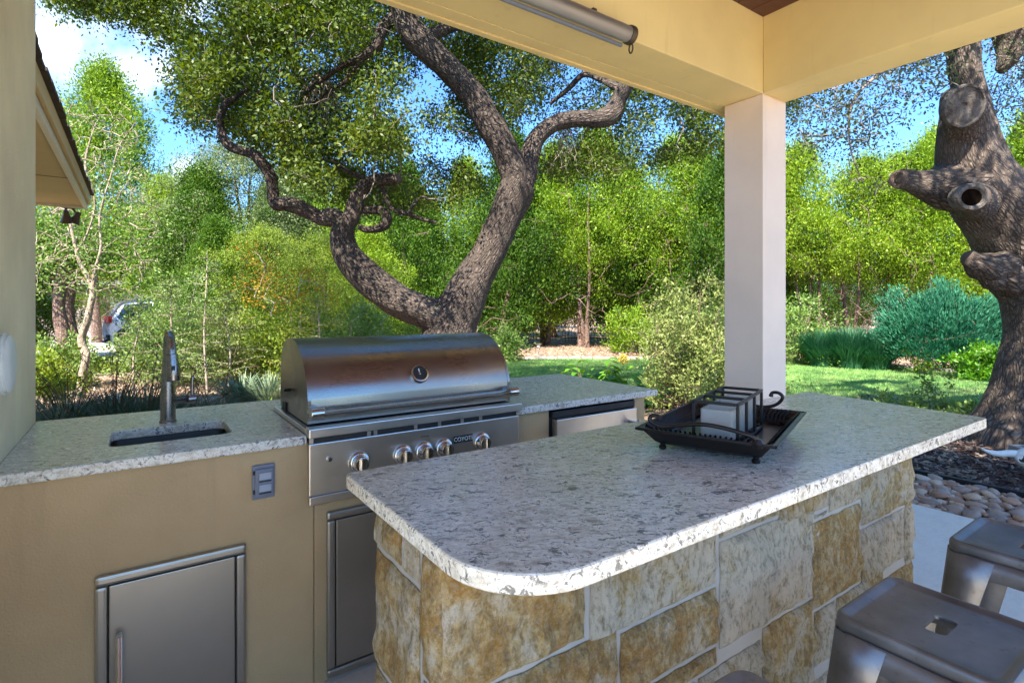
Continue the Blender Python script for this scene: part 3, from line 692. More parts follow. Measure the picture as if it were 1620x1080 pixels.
for x in (GX0+.0, GX0+.21, GX0+.235, GX0+.40, GX0+.505, GX0+.61, GX0+.70, GX1-.012): gb('slot_bridge', (x, 1.9725, .8855), (x+.014, 1.976, .9055), M['steel'], 0)
gb('base_ledge', (GX0-.003, 2.0125, .905), (GX0+.018, 2.56, .932), M['steel'], .003); gb('base_ledge', (GX1-.012, 2.0125, .905), (GX1+.012, 2.56, .932), M['steel'], .003)
gb('base_ledge', (GX0+.0185, 2.50, .905), (GX1-.0125, 2.56, .931), M['steel'], .003)
gb('firebox', (GX0+.019, 2.013, .70), (GX1-.013, 2.498, .925), M['dark'], 0)
gb('hood_gap', (GX0+.012, 2.02, .926), (GX1-.014, 2.48, .938), M['dark'], 0)
# hood: curved shell and two side cheeks
prof = [(2.034, .944), (2.034, 1.028), (2.0405, 1.058), (2.052, 1.089), (2.068, 1.118), (2.089, 1.147), (2.115, 1.174), (2.147, 1.198), (2.185, 1.219), (2.228, 1.233), (2.275, 1.240), (2.325, 1.240), (2.375, 1.231), (2.42, 1.212), (2.452, 1.183), (2.470, 1.14), (2.478, 1.08), (2.48, .944)]
pf = [tuple(p) for p in prof[:2]]+[tuple(p) for p in catmull(prof[1:], 3)[1:]]
hx0, hx1 = GX0+.010, GX1-.006
V = []; F = []
for x in (hx0+.012, hx1-.012): V += [(x, y, z) for y, z in pf]
n = len(pf)
for i in range(n-1): F.append((i, n+i, n+i+1, i+1))
me = bpy.data.meshes.new('hood'); me.from_pydata(V, [], F); me.update(); me.polygons.foreach_set('use_smooth', [True]*len(F)); me.set_sharp_from_angle(angle=math.radians(12))
o = link('hood', me, gr, M['steelh']); o.matrix_parent_inverse = GM
for (xa, xb) in ((hx0, hx0+.012), (hx1-.012, hx1)):
    cy, cz = 2.26, 1.05; q = [(cy+(y-cy)*1.008, cz+(z-cz)*1.010) for y, z in pf]
    V = [(xa, y, z) for y, z in q]+[(xb, y, z) for y, z in q]
    F = [(i, i+1, n+i+1, n+i) for i in range(n-1)]+[tuple(range(n))[::-1], tuple(n+i for i in range(n)), (0, n, 2*n-1, n-1)]
    me = bpy.data.meshes.new('hood_end'); me.from_pydata(V, [], F); me.update()
    o = link('hood_end', me, gr, M['steelh']); o.matrix_parent_inverse = GM
# thermometer
tn = Vector((0, -.94, .52)).normalized()
tp = Vector((GC+.005, 2.050, 1.093))
th = lathe('thermometer', [(.038, -.01), (.040, .004), (.037, .010), (.031, .011), (.030, .003)], M['chrome'], gr, tp, tn); th.matrix_parent_inverse = GM
td = lathe('dial', [(.030, 0), (.030, .0035), (.0, .004)], M['dark'], th, (0, 0, 0)); 
box('needle', (-.002, -.004, .0045), (.002, .022, .0055), M['white'], th, 0)
lathe('needle_hub', [(.005, .004), (.005, .007), (0, .008)], M['chrome'], th)
# handle
hy, hz = 1.972, .992
hb = tube('handle', [(GX0+.035, hy, hz), (GX1-.028, hy, hz)], .0125, M['chrome'], gr, 20, 1); hb.matrix_parent_inverse = GM
for x in (GX0+.028, GX1-.03):
    o = tube('handle_post', [(x, hy-.002, hz), (x, 2.036, hz)], [.017, .021], M['chrome'], gr, 16, 1); o.matrix_parent_inverse = GM
    o = lathe('handle_cap', [(.020, -.024), (.021, -.020), (.021, .020), (.016, .024)], M['chrome'], gr, (x, hy, hz), 'X'); o.matrix_parent_inverse = GM
# knobs
def knob(x, z=.794):
    k = empty('knob', (x, 1.972, z)); k.parent = gr; k.matrix_parent_inverse = GM
    return k
km = None
for x in (.680, .853, .943, 1.033, 1.213):
    b_ = lathe('knob', [(.040, 0), (.040, .005), (.036, .011), (.031, .013), (.0295, .020), (.0275, .036), (.024, .040), (0, .041)], M['chrome'], gr, (x, 1.972, .794), '-Y', 36) if km is None else None
    if km is None: km = b_
    else:
        b_ = km.copy(); COL.objects.link(b_); b_.parent = gr; b_.location = (x, 1.972, .794)
    b_.matrix_parent_inverse = GM
    g_ = box('grip', (-.0085, -.026, .030), (.0085, .026, .058), M['chrome'], b_, .005, 3)
    box('pointer', (-.0015, .012, .0585), (.0015, .024, .0592), M['dark'], b_, 0)
bt = lathe('ignition_button', [(.010, 0), (.010, .004), (.007, .010), (0, .011)], M['chrome'], gr, (.572, 1.972, .823), '-Y'); bt.matrix_parent_inverse = GM
pl_ = gb('badge', (1.078, 1.967, .806), (1.168, 1.9715, .835), M['dark'], .001)
def text(name, s_, size, loc, rot, mat, parent, ext=.0006, inv=None):
    c = bpy.data.curves.new(name, 'FONT'); c.body = s_; c.size = size; c.align_x = 'CENTER'; c.align_y = 'CENTER'; c.extrude = ext
    tmp = bpy.data.objects.new(name, c); COL.objects.link(tmp)
    dg = bpy.context.evaluated_depsgraph_get(); me = bpy.data.meshes.new_from_object(tmp.evaluated_get(dg)); bpy.data.objects.remove(tmp)
    me.materials.clear(); me.materials.append(mat); o = link(name, me, parent); o.location = loc; o.rotation_euler = rot
    if inv is not None: o.matrix_parent_inverse = inv
    return o
tx = text('lettering', 'COYOTE', .0235, (1.123-GX0, 1.966-1.97, .8205-.66), (math.radians(90), 0, 0), M['white'], gr)
mk_ = text('lettering', 'REAR BURNER', .0055, (.948-GX0, 1.9712-1.97, .853-.66), (math.radians(90), 0, 0), M['dark'], gr, .0003)
# side hook and hinge on the hood end
gb('hinge_block', (GX0+.002, 2.36, .936), (GX0+.0095, 2.41, .975), M['dark'])
o = tube('rotisserie_rod', [(GX0-.014, 2.30, 1.035), (GX0+.012, 2.30, 1.035)], .006, M['dark'], gr, 8, 1); o.matrix_parent_inverse = GM
# outdoor fridge drawer
fr = empty('outdoor_fridge', (1.63, 2.0, .05), label='stainless under counter refrigerator at the right of the grill counter', cat='refrigerator')
FM = Matrix.Translation((-1.63, -2.0, -.05))
for nm, lo, hi, m in (('case', (1.628, 2.03, .055), (2.199, 2.6, .842), M['dark']), ('door', (1.640, 1.985, .07), (2.190, 2.024, .832), M['steel']), ('top_trim', (1.63, 2.005, .838), (2.197, 2.029, .868), M['dark'])):
    o = box(nm, lo, hi, m); o.parent = fr; o.matrix_parent_inverse = FM
t = Tubes(); hx = 2.135-1.63; t.add([(hx, -.075, .24), (hx, -.075, .735)], .011, 16)
for z in (.27, .715): t.add([(hx, -.075, z), (hx, -.013, z)], .010, 12)
link('handle', t.mesh('handle', M['chrome']), fr)

# ------------------------------------------------------------------ island bar
H2 = .97
il = empty('island_bar', (.45, .85, 0), label='limestone block island bar with granite top in the foreground', cat='counter')
IM = Matrix.Translation((-.45, -.85, 0))
poly = []
def arc(cx, cy, r, a0, a1, n=14): return [(cx+r*math.cos(math.radians(a0+(a1-a0)*k/n)), cy+r*math.sin(math.radians(a0+(a1-a0)*k/n))) for k in range(n+1)]
R1 = .165
poly += arc(.412+R1, .621+R1, R1, 180, 270, 18)
poly += [(2.50, .621)]+arc(2.50, .646, .025, 270, 345, 4)
poly += [(2.612, 1.285)]+[(2.60, 1.305)]+arc(.412+.02, 1.300-.02, .02, 90, 180, 4)
o = prism('countertop', poly, H2-.034, H2, M['granite'], None, .006, None, 3); o.parent = il; o.matrix_parent_inverse = IM
ix0, ix1, iy0, iy1 = .42, 2.466, .823, 1.148; iz = H2-.036
o = box('core', (ix0+.03, iy0+.03, 0), (ix1-.03, iy1-.03, iz), M['mortar'], bev=0); o.parent = il; o.matrix_parent_inverse = IM
from mathutils import noise as mnoise
def rough_stone(a, b, face, seed, depth=.05):
    """face 'F' front (x,z), 'L' left end (y,z), 'R' right end, 'B' back; one stone with a rock faced front"""
    r = random.Random(seed); wd = b[0]-a[0]; hg = b[1]-a[1]
    wd -= .006; hg -= .006; a = (a[0]+.003, a[1]+.003); nx = max(5, min(26, int(wd/.0125))); nz = max(5, min(22, int(hg/.0125)))
    V = []; F = []; off = Vector((seed*1.37, seed*.71, 0))
    for j in range(nz+1):
        for i in range(nx+1):
            u, v = i/nx, j/nz; x = a[0]+wd*u; z = a[1]+hg*v
            ed = min(u*wd, (1-u)*wd, v*hg, (1-v)*hg)
            bulge = (.022 if face != 'L' else .014)*min(1, ed/.018)**.6
            p = Vector((x*7, z*7, 0))+off
            pc = Vector((x*26, z*13, seed)); out = .82*bulge*(.5+.55*(mnoise.noise(p)+.5)+.7*mnoise.noise(p*2.7)+.75*mnoise.noise(pc)+.4*mnoise.noise(pc*2.3)) if ed > 0 else 0
            if ed == 0:
                x += .0045*mnoise.noise(p*3)*(1 if 0 < v < 1 or True else 0); z += .0045*mnoise.noise(p*3+Vector((5, 5, 0)))
            V.append((x, -out, z))
    for j in range(nz):
        for i in range(nx): F.append((j*(nx+1)+i, j*(nx+1)+i+1, (j+1)*(nx+1)+i+1, (j+1)*(nx+1)+i))
    rim = [i for i in range(nx+1)]+[j*(nx+1)+nx for j in range(1, nz+1)]+[nz*(nx+1)+i for i in range(nx-1, -1, -1)]+[j*(nx+1) for j in range(nz-1, 0, -1)]
    base = len(V)
    for k in rim: V.append((V[k][0], depth, V[k][2]))
    m = len(rim)
    for k in range(m): F.append((rim[(k+1) % m], rim[k], base+k, base+(k+1) % m))
    F.append(tuple(base+k for k in range(m)))
    if face == 'F': V = [(x, iy0+.010+y, z) for x, y, z in V]
    elif face == 'B': V = [(x, iy1-.010-y, z) for x, y, z in V]
    elif face == 'L': V = [(ix0+.010+y, x, z) for x, y, z in V]
    else: V = [(ix1-.010-y, x, z) for x, y, z in V]
    if face in 'BL': F = [f[::-1] for f in F]
    me = bpy.data.meshes.new('stone'); me.from_pydata(V, [], F); me.update(); me.polygons.foreach_set('use_smooth', [True]*len(F)); me.set_sharp_from_angle(angle=math.radians(34)); me.materials.append(M['stone'])
    o = link('stone', me, il); o.matrix_parent_inverse = IM; return o
g = .006
front = [(.43, .684, .766, iz), (.776, .667, 1.213, iz), (1.226, .775, 1.495, iz), (1.505, .735, 1.79, iz), (1.80, .715, 2.018, iz), (2.03, .62, 2.462, iz),
         (1.70, .715, 1.793, .730), (1.226, .49, 1.69, .768), (.866, .515, 1.216, .660), (.43, .46, .858, .678), (1.70, .44, 2.015, .708), (2.027, .425, 2.385, .612), (2.393, .40, 2.462, .612),
         (.43, .22, .72, .452), (.728, .25, 1.13, .452), (.866, .46, 1.216, .508), (1.138, .25, 1.415, .455), (1.423, .23, 1.70, .482), (1.71, .26, 1.84, .432), (1.85, .20, 2.20, .432), (2.21, .20, 2.462, .392), (2.21, .398, 2.385, .418),
         (.43, .01, .95, .213), (.958, .01, 1.30, .243), (1.31, .01, 1.84, .222), (1.85, .01, 2.462, .192)]
front = [f for f in front if f != (1.80, .715, 2.018, iz) and f != (1.505, .735, 1.79, iz) and f != (2.21, .398, 2.385, .418)]+[(1.505, .738, 1.785, iz), (1.803, .716, 2.018, iz)]
for i, (x0, z0, x1, z1) in enumerate(front): rough_stone((x0, z0), (x1, z1), 'F', i+3)
left = [(1.0, .855, 1.138, iz), (.915, .855, .992, iz), (.83, .70, .906, iz), (.915, .60, 1.138, .847), (.83, .44, .906, .692), (.915, .36, 1.138, .592), (.83, .2, .906, .432), (.915, .16, 1.138, .352), (.83, .01, .906, .192), (.915, .01, 1.138, .152)]
for i, (a, z0, b, z1) in enumerate(left): rough_stone((a, z0), (b, z1), 'L', i+40)
for i, (a, z0, b, z1) in enumerate([(.83, .60, 1.138, iz), (.83, .3, .98, .59), (.99, .3, 1.138, .59), (.83, .01, 1.138, .29)]): rough_stone((a, z0), (b, z1), 'R', i+60)
k = 70
for z0, z1, cuts in ((.66, iz, (.43, .9, 1.3, 1.9, 2.455)), (.34, .65, (.43, .7, 1.2, 1.7, 2.1, 2.455)), (.01, .33, (.43, .95, 1.5, 2.0, 2.455))):
    for a, b in zip(cuts[:-1], cuts[1:]): rough_stone((a, z0), (b-.008, z1), 'B', k); k += 1
for nm, lo, hi in (('mortar', (ix0+.013, iy0+.013, 0), (ix1-.022, iy0+.032, iz)), ('mortar', (ix0+.0125, iy0+.033, 0), (ix0+.032, iy1-.02, iz)), ('mortar', (ix1-.032, iy0+.033, 0), (ix1-.0125, iy1-.02, iz))):
    o = box(nm, lo, hi, M['mortar'], bev=0); o.parent = il; o.matrix_parent_inverse = IM

# ------------------------------------------------------------------ tray and candle holder
ta = math.radians(19.9); tc_ = (1.452, .963)
tr = empty('tray', (tc_[0], tc_[1], H2), ta, label='dark ornate metal serving tray with scroll handles on the island', cat='tray')
def rect_loop(hx, hy, z, n=10):
    out = []
    for (a, b) in (((-hx, -hy), (hx, -hy)), ((hx, -hy), (hx, hy)), ((hx, hy), (-hx, hy)), ((-hx, hy), (-hx, -hy))):
        for k in range(n): out.append((a[0]+(b[0]-a[0])*k/n, a[1]+(b[1]-a[1])*k/n, z))
    return out
V = []; rows = [(.205, .125, .026), (.207, .127, .020), (.215, .135, .022), (.225, .145, .040), (.238, .158, .058), (.250, .168, .063), (.262, .178, .062), (.262, .178, .057), (.246, .164, .055), (.218, .138, .022), (.205, .125, .014)]
NR = 36
for hx_, hy_, z in rows: V += rect_loop(hx_, hy_, z, NR)
n = NR*4; F = []
for i in range(len(rows)-1): F += [(i*n+k, i*n+(k+1) % n, (i+1)*n+(k+1) % n, (i+1)*n+k) for k in range(n)]
F.append(tuple(range(n))); F.append(tuple((len(rows)-1)*n+k for k in range(n))[::-1])
me = bpy.data.meshes.new('dish'); me.from_pydata(V, [], F); me.update(); link('dish', me, tr, M['iron'])
# pierced-looking relief: small ribs all round the flared wall
rt = Tubes()
for sx in (-1, 1):
    for k in range(22):
        y = -.12+.24*k/21; rt.add([(sx*.216, y, .030), (sx*.228, y*1.06+.004, .052), (sx*.248, y*1.15, .066)], .0032, 5, cap=False)
    for k in range(36):
        x = -.20+.40*k/35; rt.add([(x, sx*.136, .030), (x*1.03+.004, sx*.148, .052), (x*1.08, sx*.166, .066)], .0032, 5, cap=False)
for hx_, hy_, z in ((.262, .178, .0615), (.226, .146, .044)):
    P = rect_loop(hx_, hy_, z, 4); rt.add(P+[P[0]], .0036, 6, cap=False)
o = link('rim_relief', rt.mesh('rim_relief', M['iron']), tr)
for sx in (-1, 1):
    for sy in (-1, 1):
        lathe('foot', [(.006, 0), (.010, .002), (.011, .009), (.007, .013), (.009, .020), (.013, .034)], M['iron'], tr, (sx*.205, sy*.122, 0), seg=14)
    hp = [(sx*.250, -.135, .055), (sx*.262, -.128, .078), (sx*.268, -.105, .086), (sx*.270, -.06, .094), (sx*.275, -.01, .098), (sx*.272, .04, .090), (sx*.270, .09, .079), (sx*.274, .115, .082), (sx*.276, .132, .092), (sx*.274, .128, .104), (sx*.272, .112, .104), (sx*.272, .106, .096)]
    if sx > 0: hp = [(sx*.25, .11, .060), (sx*.258, .085, .075), (sx*.264, .04, .083), (sx*.268, -.01, .086), (sx*.270, -.06, .098), (sx*.272, -.10, .120), (sx*.273, -.125, .142), (sx*.273, -.120, .158), (sx*.272, -.10, .160), (sx*.272, -.088, .148), (sx*.272, -.097, .140)]
    if sx > 0: hp = [(sx*.25, -.12, .060), (sx*.258, -.10, .062), (sx*.264, -.075, .066), (sx*.268, -.03, .074), (sx*.270, .01, .070), (sx*.272, .05, .064), (sx*.273, .09, .076), (sx*.273, .11, .100), (sx*.272, .10, .115), (sx*.272, .08, .115), (sx*.272, .075, .102)][::1]
    if sx > 0: hp = [(a, -b, c) for a, b, c in hp]
    tube('handle', hp, [.007]+[.0055]*(len(hp)-2)+[.0075], M['iron'], tr, 10, 5)
lathe('boss', [(.012, -.01), (.016, 0), (.010, .012), (0, .014)], M['iron'], tr, (-.255, -.135, .062), seg=12)
ch = empty('candle_holder', (1.417, .930, H2+.0285), ta, label='black metal frame holding three frosted glass candle cups, standing in the tray', cat='candle holder')
fx, fy, fz, r_ = .154, .057, .118, .004
def fbar(nm, a, b): return box(nm, (min(a[0], b[0])-r_, min(a[1], b[1])-r_, min(a[2], b[2])-(r_ if a[2] == b[2] else 0)), (max(a[0], b[0])+r_, max(a[1], b[1])+r_, max(a[2], b[2])+(r_ if a[2] == b[2] else 0)), M['blackiron'], ch, .001, 1)
for z in (r_, fz-r_):
    for sy in (-1, 1): fbar('rail', (-fx, sy*fy, z), (fx, sy*fy, z))
    for kx in range(4):
        x = -fx+2*fx*kx/3; fbar('crossbar', (x, -fy+2*r_+.0005, z), (x, fy-2*r_-.0005, z))
for kx in range(4):
    x = -fx+2*fx*kx/3
    for sy in (-1, 1): fbar('post', (x, sy*fy, 2*r_+.0005), (x, sy*fy, fz-2*r_-.0005))
box('floor_plate', (-fx+.005, -fy+.005, .0005), (fx-.005, fy-.005, .003), M['blackiron'], ch, 0)
for kx in range(3):
    cx = -fx+fx/3+2*fx*kx/3; s_ = .0425
    ou_ = rrect(cx-s_, -s_, cx+s_, s_, .006, 3); in_ = rrect(cx-s_+.004, -s_+.004, cx+s_-.004, s_-.004, .004, 3)
    prism('glass_cup', ou_, .0095, .094, M['frost'], ch, .001, in_)
    cn_ = lathe('candle', [(.026, .010), (.027, .012), (.027, .060), (.024, .062), (0, .058)], M['candle'], ch, (cx, 0, 0), seg=24)
    tube('wick', [(cx, 0, .056), (cx+.001, 0, .070)], .0012, M['dark'], ch, 6, 1)

# ------------------------------------------------------------------ stools
def make_stool():
    s = empty('bar_stool')
    Z = .69; h = .155
    # seat: pressed sheet with raised rim and a hand hole
    outer = rrect(-h, -h, h, h, .038, 8)
    rings = [(0.0, Z-.042), (0.0, Z-.012), (-.003, Z-.004), (-.009, Z), (-.018, Z-.001), (-.026, Z-.0065), (-.034, Z-.0075)]
    bm = bmesh.new(); prev = None; first = None
    def ring(g, z):
        return [bm.verts.new((x, y, z)) for x, y in rrect(-h-g, -h-g, h+g, h+g, max(.012, .038+g), 8)]
    for g_, z in rings:
        r = ring(g_, z)
        if prev:
            k = len(r)
            for i in range(k): bm.faces.new((prev[i], prev[(i+1) % k], r[(i+1) % k], r[i]))
        prev = r
    hole = [bm.verts.new((x, y, Z-.0075)) for x, y in rrect(-.042, -.022, .042, .022, .014, 6)]
    lowh = [bm.verts.new((x, y, Z-.016)) for x, y in rrect(-.040, -.020, .040, .020, .013, 6)]
    k = len(prev); e = [bm.edges.get((prev[i], prev[(i+1) % k])) for i in range(k)]
    k2 = len(hole); e2 = [bm.edges.new((hole[i], hole[(i+1) % k2])) for i in range(k2)]
    bmesh.ops.triangle_fill(bm, use_beauty=True, edges=e+e2)
    for i in range(k2): bm.faces.new((hole[i], hole[(i+1) % k2], lowh[(i+1) % k2], lowh[i]))
    bmesh.ops.recalc_face_normals(bm, faces=bm.faces[:])
    me = bpy.data.meshes.new('seat'); bm.to_mesh(me); bm.free()
    me.polygons.foreach_set('use_smooth', [True]*len(me.polygons)); me.set_sharp_from_angle(angle=math.radians(40))
    seat = link('seat', me, s, M['stool'])
    sm = seat.modifiers.new('sheet', 'SOLIDIFY'); sm.thickness = .0015; sm.offset = -1
    # skirt following the seat, arched between the legs
    for (ax, sg) in ((0, 1), (0, -1), (1, 1), (1, -1)):
        V = []; F = []; n = 16
        for i in range(n+1):
            u = -1+2*i/n; a = u*(h-.034)
            dpt = .052+.030*abs(u)**3
            fl = .004
            p1 = (a, sg*(h+.0015), Z-.030); p2 = (a*1.03, sg*(h+.006), Z-.030-dpt)
            V += [p1 if ax == 0 else (p1[1], p1[0], p1[2]), p2 if ax == 0 else (p2[1], p2[0], p2[2])]
        for i in range(n): F.append((2*i, 2*i+1, 2*i+3, 2*i+2))
        me = bpy.data.meshes.new('skirt'); me.from_pydata(V, [], F); me.update(); me.polygons.foreach_set('use_smooth', [True]*n)
        o = link('skirt', me, s, M['stool']); q = o.modifiers.new('sheet', 'SOLIDIFY'); q.thickness = .002
    # legs: tapered angle sections splaying outwards
    for sx in (-1, 1):
        for sy in (-1, 1):
            V = []; F = []
            for i in range(9):
                f = i/8; z = (Z-.034)*(1-f); c = h+.003+.055*f; wd = .085*(1-f)**1.3+.030
                rr = .030*(1-f)+.012
                pts = [(c-wd, c), (c-rr, c), (c-rr*.3, c-rr*.3), (c, c-rr), (c, c-wd)]
                V += [(sx*x, sy*y, z) for x, y in pts]
            for i in range(8):
                for j in range(4): F.append((i*5+j, i*5+j+1, (i+1)*5+j+1, (i+1)*5+j))
            me = bpy.data.meshes.new('leg'); me.from_pydata(V, [], F); me.update(); me.polygons.foreach_set('use_smooth', [True]*len(F))
            o = link('leg', me, s, M['stool']); q = o.modifiers.new('sheet', 'SOLIDIFY'); q.thickness = .002
            box('rubber_foot', (sx*(h+.045)-.016, sy*(h+.045)-.016, -.0), (sx*(h+.045)+.016, sy*(h+.045)+.016, .012), M['dark'], s, .003)
    for ax in (0, 1):
        for sg in (-1, 1):
            c = h+.003+.055*.62; p = (c-.02, c-.003, .252)
            lo = (-p[0], sg*p[1]-.002, .245); hi = (p[0], sg*p[1]+.002, .27)
            if ax: lo = (sg*p[1]-.002, -p[0], .246); hi = (sg*p[1]+.002, p[0], .271)
            box('footrest', lo, hi, M['stool'], s, .001, 1)
    for a in (1, -1):
        o = box('brace', (-.20, -.012, .60), (.20, .012, .603), M['stool'], s, 0); o.rotation_euler = (0, 0, a*math.pi/4); o.location.z += .001*a
    return s
st1 = make_stool(); tag(st1, 'gunmetal backless metal stool nearest the camera, hand hole in full view', 'stool', 'metal stools along the island bar')
st1.location = (1.428, .432, 0)
st2 = copy_tree(st1); st2.location = (2.112, .426, 0); st2.rotation_euler = (0, 0, .01); st2['label'] = 'gunmetal backless metal stool beside the bar end and the river rocks'
st3 = copy_tree(st1); st3.location = (.792, .452, 0); st3.rotation_euler = (0, 0, -.05); st3['label'] = 'metal stool of which only a rounded seat corner shows at the bottom edge'

# ------------------------------------------------------------------ vegetation helpers
def grow(tb, skel, clumps, r_end=.004, r_max=.02, sides=4, wig=.12, seg=4, rng=RNG):
    """thin branches that join every leaf clump to the nearest limb or earlier branch"""
    nodes = [np.asarray(p, float) for p in skel]; arr = np.array(nodes)
    d0 = np.array([np.min(np.linalg.norm(arr-c, axis=1)) for c in clumps]); order = np.argsort(d0)
    nx = len(arr)+len(clumps)*2; buf = np.zeros((nx, 3)); buf[:len(arr)] = arr; m = len(arr)
    for k in order:
        c = clumps[k]; d = np.linalg.norm(buf[:m]-c, axis=1); j = int(np.argmin(d)); a = buf[j]; ds = d[j]
        if ds < .02: continue
        mid = (a+c)/2+rng.normal(0, wig*ds*.5, 3)+np.array([0, 0, .08*ds])
        u = np.linspace(0, 1, seg+1)[:, None]
        P = (1-u)**2*a+2*u*(1-u)*mid+u*u*c
        P[1:-1] += rng.normal(0, wig*ds*.12, P[1:-1].shape)
        tb.add(P, np.linspace(min(r_max, r_end+.014*ds+.002), r_end, seg+1), sides, cap=False)
        buf[m] = P[len(P)//2]; buf[m+1] = c; m += 2
def clump_leaves(cl, per, rad, rng=RNG, squash=.8):
    n = len(cl); k = rng.poisson(per, n); idx = np.repeat(np.arange(n), k)
    R = (rad if hasattr(rad, '__len__') else np.full(n, rad))[idx]
    off = rng.normal(size=(len(idx), 3))*.5; off[:, 2] *= squash
    return np.asarray(cl)[idx]+off*R[:, None], off, idx
def pxmask(P):
    """where points stand seen from the terrace (used to shape outlines)"""
    x, y, z = P[:, 0], P[:, 1], P[:, 2]; t = x*SA+y*CA; r = (x*CA-y*SA)/t
    return 810+856*r, 485-856*(z-CH)/t, t
def limb(tb, pts, sides=20, sub=7, lump=.10, seed=1, freq=3.):
    """pts: (px, py, radius px, depth)"""
    Q = []
    for px, py, rp, t in pts:
        p = WP(px, py, t); Q.append((p.x, p.y, p.z, rp*t/856/math.sqrt(1+((px-810)/856)**2)))
    Q = catmull(Q, sub); tb.add(Q[:, :3], Q[:, 3], sides, lump, freq, seed); return Q[:, :3]

# ------------------------------------------------------------------ the live oak behind the grill
oak = empty('oak_tree', (0, 0, 0), label='leaning live oak behind the grill, its trunk forked into a wide twisting V', cat='tree')
ob = G(712, 684, GZ); oak.location = ob; OI = Matrix.Translation(-ob)
def oadd(nm, me):
    o = link(nm, me, oak); o.matrix_parent_inverse = OI; return o
tb = Tubes(); sk = []
D0 = 6.1
sk.append(limb(tb, [(712, 700, 58.1, D0), (708, 640, 44.0, D0), (706, 560, 39.6, D0), (712, 515, 38.7, D0), (730, 480, 34.3, D0), (752, 440, 29.9, D0), (775, 400, 27.3, D0), (795, 352, 26.4, D0), (812, 310, 28.2, D0), (820, 290, 26.4, D0)], 28, 9, .10, 1))
sk.append(limb(tb, [(815, 308, 22.0, D0), (812, 270, 22.9, D0), (795, 230, 21.1, D0-.05), (770, 190, 20.7, D0-.1), (748, 150, 20.2, D0-.15), (715, 112, 20.2, D0-.2), (682, 82, 22.0, D0-.25), (652, 52, 23.8, D0-.3), (638, 20, 20.2, D0-.35), (622, -30, 17.6, D0-.4), (590, -110, 14.1, D0-.3), (575, -200, 9.7, D0), (600, -290, 4.8, D0)], 26, 9, .10, 2))
sk.append(limb(tb, [(818, 320, 15.8, D0), (830, 285, 15.8, D0+.05), (838, 248, 15.0, D0+.1), (852, 216, 14.1, D0+.15), (880, 195, 13.6, D0+.2), (915, 188, 13.2, D0+.25), (948, 188, 13.6, D0+.3), (966, 180, 15.0, D0+.3), (978, 158, 12.3, D0+.3), (990, 135, 11.4, D0+.25), (1005, 100, 9.7, D0+.2), (1030, 40, 8.8, D0), (1060, -40, 7.0, D0-.2), (1100, -150, 4.0, D0-.3)], 22, 8, .12, 3))
sk.append(limb(tb, [(716, 520, 26.4, D0), (698, 505, 29.9, D0-.05), (668, 492, 28.2, D0-.1), (635, 478, 27.3, D0-.15), (600, 455, 26.4, D0-.2), (570, 430, 24.6, D0-.25), (549, 405, 22.0, D0-.3), (541, 380, 19.4, D0-.3), (543, 358, 17.6, D0-.3), (548, 342, 15.8, D0-.3)], 26, 9, .12, 4))
sk.append(limb(tb, [(552, 362, 13.2, D0-.3), (530, 346, 15.8, D0-.3), (508, 345, 12.3, D0-.32), (490, 337, 11.4, D0-.36), (468, 326, 12.3, D0-.4), (450, 322, 11.4, D0-.4), (436, 322, 10.6, D0-.4), (432, 300, 10.1, D0-.42), (428, 280, 9.7, D0-.45), (415, 260, 9.2, D0-.5), (402, 245, 8.8, D0-.5), (385, 240, 7.5, D0-.5), (366, 234, 7.9, D0-.5), (355, 222, 7.9, D0-.5), (349, 200, 7.0, D0-.5), (350, 180, 6.6, D0-.5), (358, 165, 6.2, D0-.5), (374, 154, 4.0, D0-.5), (392, 140, 2.4, D0-.5)], 18, 7, .16, 5, 6))
sk.append(limb(tb, [(545, 362, 12.3, D0-.3), (558, 340, 13.2, D0-.28), (563, 318, 12.3, D0-.26), (570, 300, 12.3, D0-.25), (584, 288, 11.4, D0-.25), (602, 284, 10.6, D0-.3), (618, 284, 11.4, D0-.35), (630, 283, 8.8, D0-.4)], 18, 7, .14, 6, 5))
sk.append(limb(tb, [(568, 330, 7.0, D0-.25), (585, 332, 7.0, D0-.2), (602, 332, 7.9, D0-.2), (612, 342, 8.8, D0-.2), (610, 356, 7.9, D0-.22), (596, 362, 7.0, D0-.24), (578, 363, 6.2, D0-.26), (568, 358, 4.8, D0-.3)], 14, 6, .14, 7, 5))
sk.append(limb(tb, [(604, 294, 4.0, D0-.3), (610, 310, 4.0, D0-.3), (620, 330, 4.0, D0-.3), (645, 338, 4.0, D0-.3), (665, 346, 3.2, D0-.3), (690, 352, 2.4, D0-.3)], 10, 6, .1, 8))
sk.append(limb(tb, [(648, 336, 3.2, D0-.3), (655, 322, 2.8, D0-.3), (668, 312, 2.4, D0-.3), (680, 316, 1.6, D0-.3)], 8, 6, .1, 8))
sk.append(limb(tb, [(585, 286, 4.8, D0-.25), (565, 278, 4.0, D0-.2), (545, 268, 3.2, D0-.2), (520, 250, 2.4, D0-.2)], 8, 6, .1, 9))
sk.append(limb(tb, [(640, 28, 10.6, D0-.3), (620, 32, 9.7, D0-.3), (604, 48, 8.8, D0-.3), (596, 72, 7.9, D0-.3), (570, 92, 6.2, D0-.3), (540, 105, 4.8, D0-.3), (505, 130, 4.0, D0-.3), (480, 150, 3.2, D0-.3)], 14, 6, .12, 10))
sk.append(limb(tb, [(575, 90, 4.0, D0-.3), (560, 110, 3.2, D0-.3), (548, 128, 3.2, D0-.25), (520, 145, 2.4, D0-.2), (500, 165, 1.6, D0-.2)], 8, 6, .12, 10))
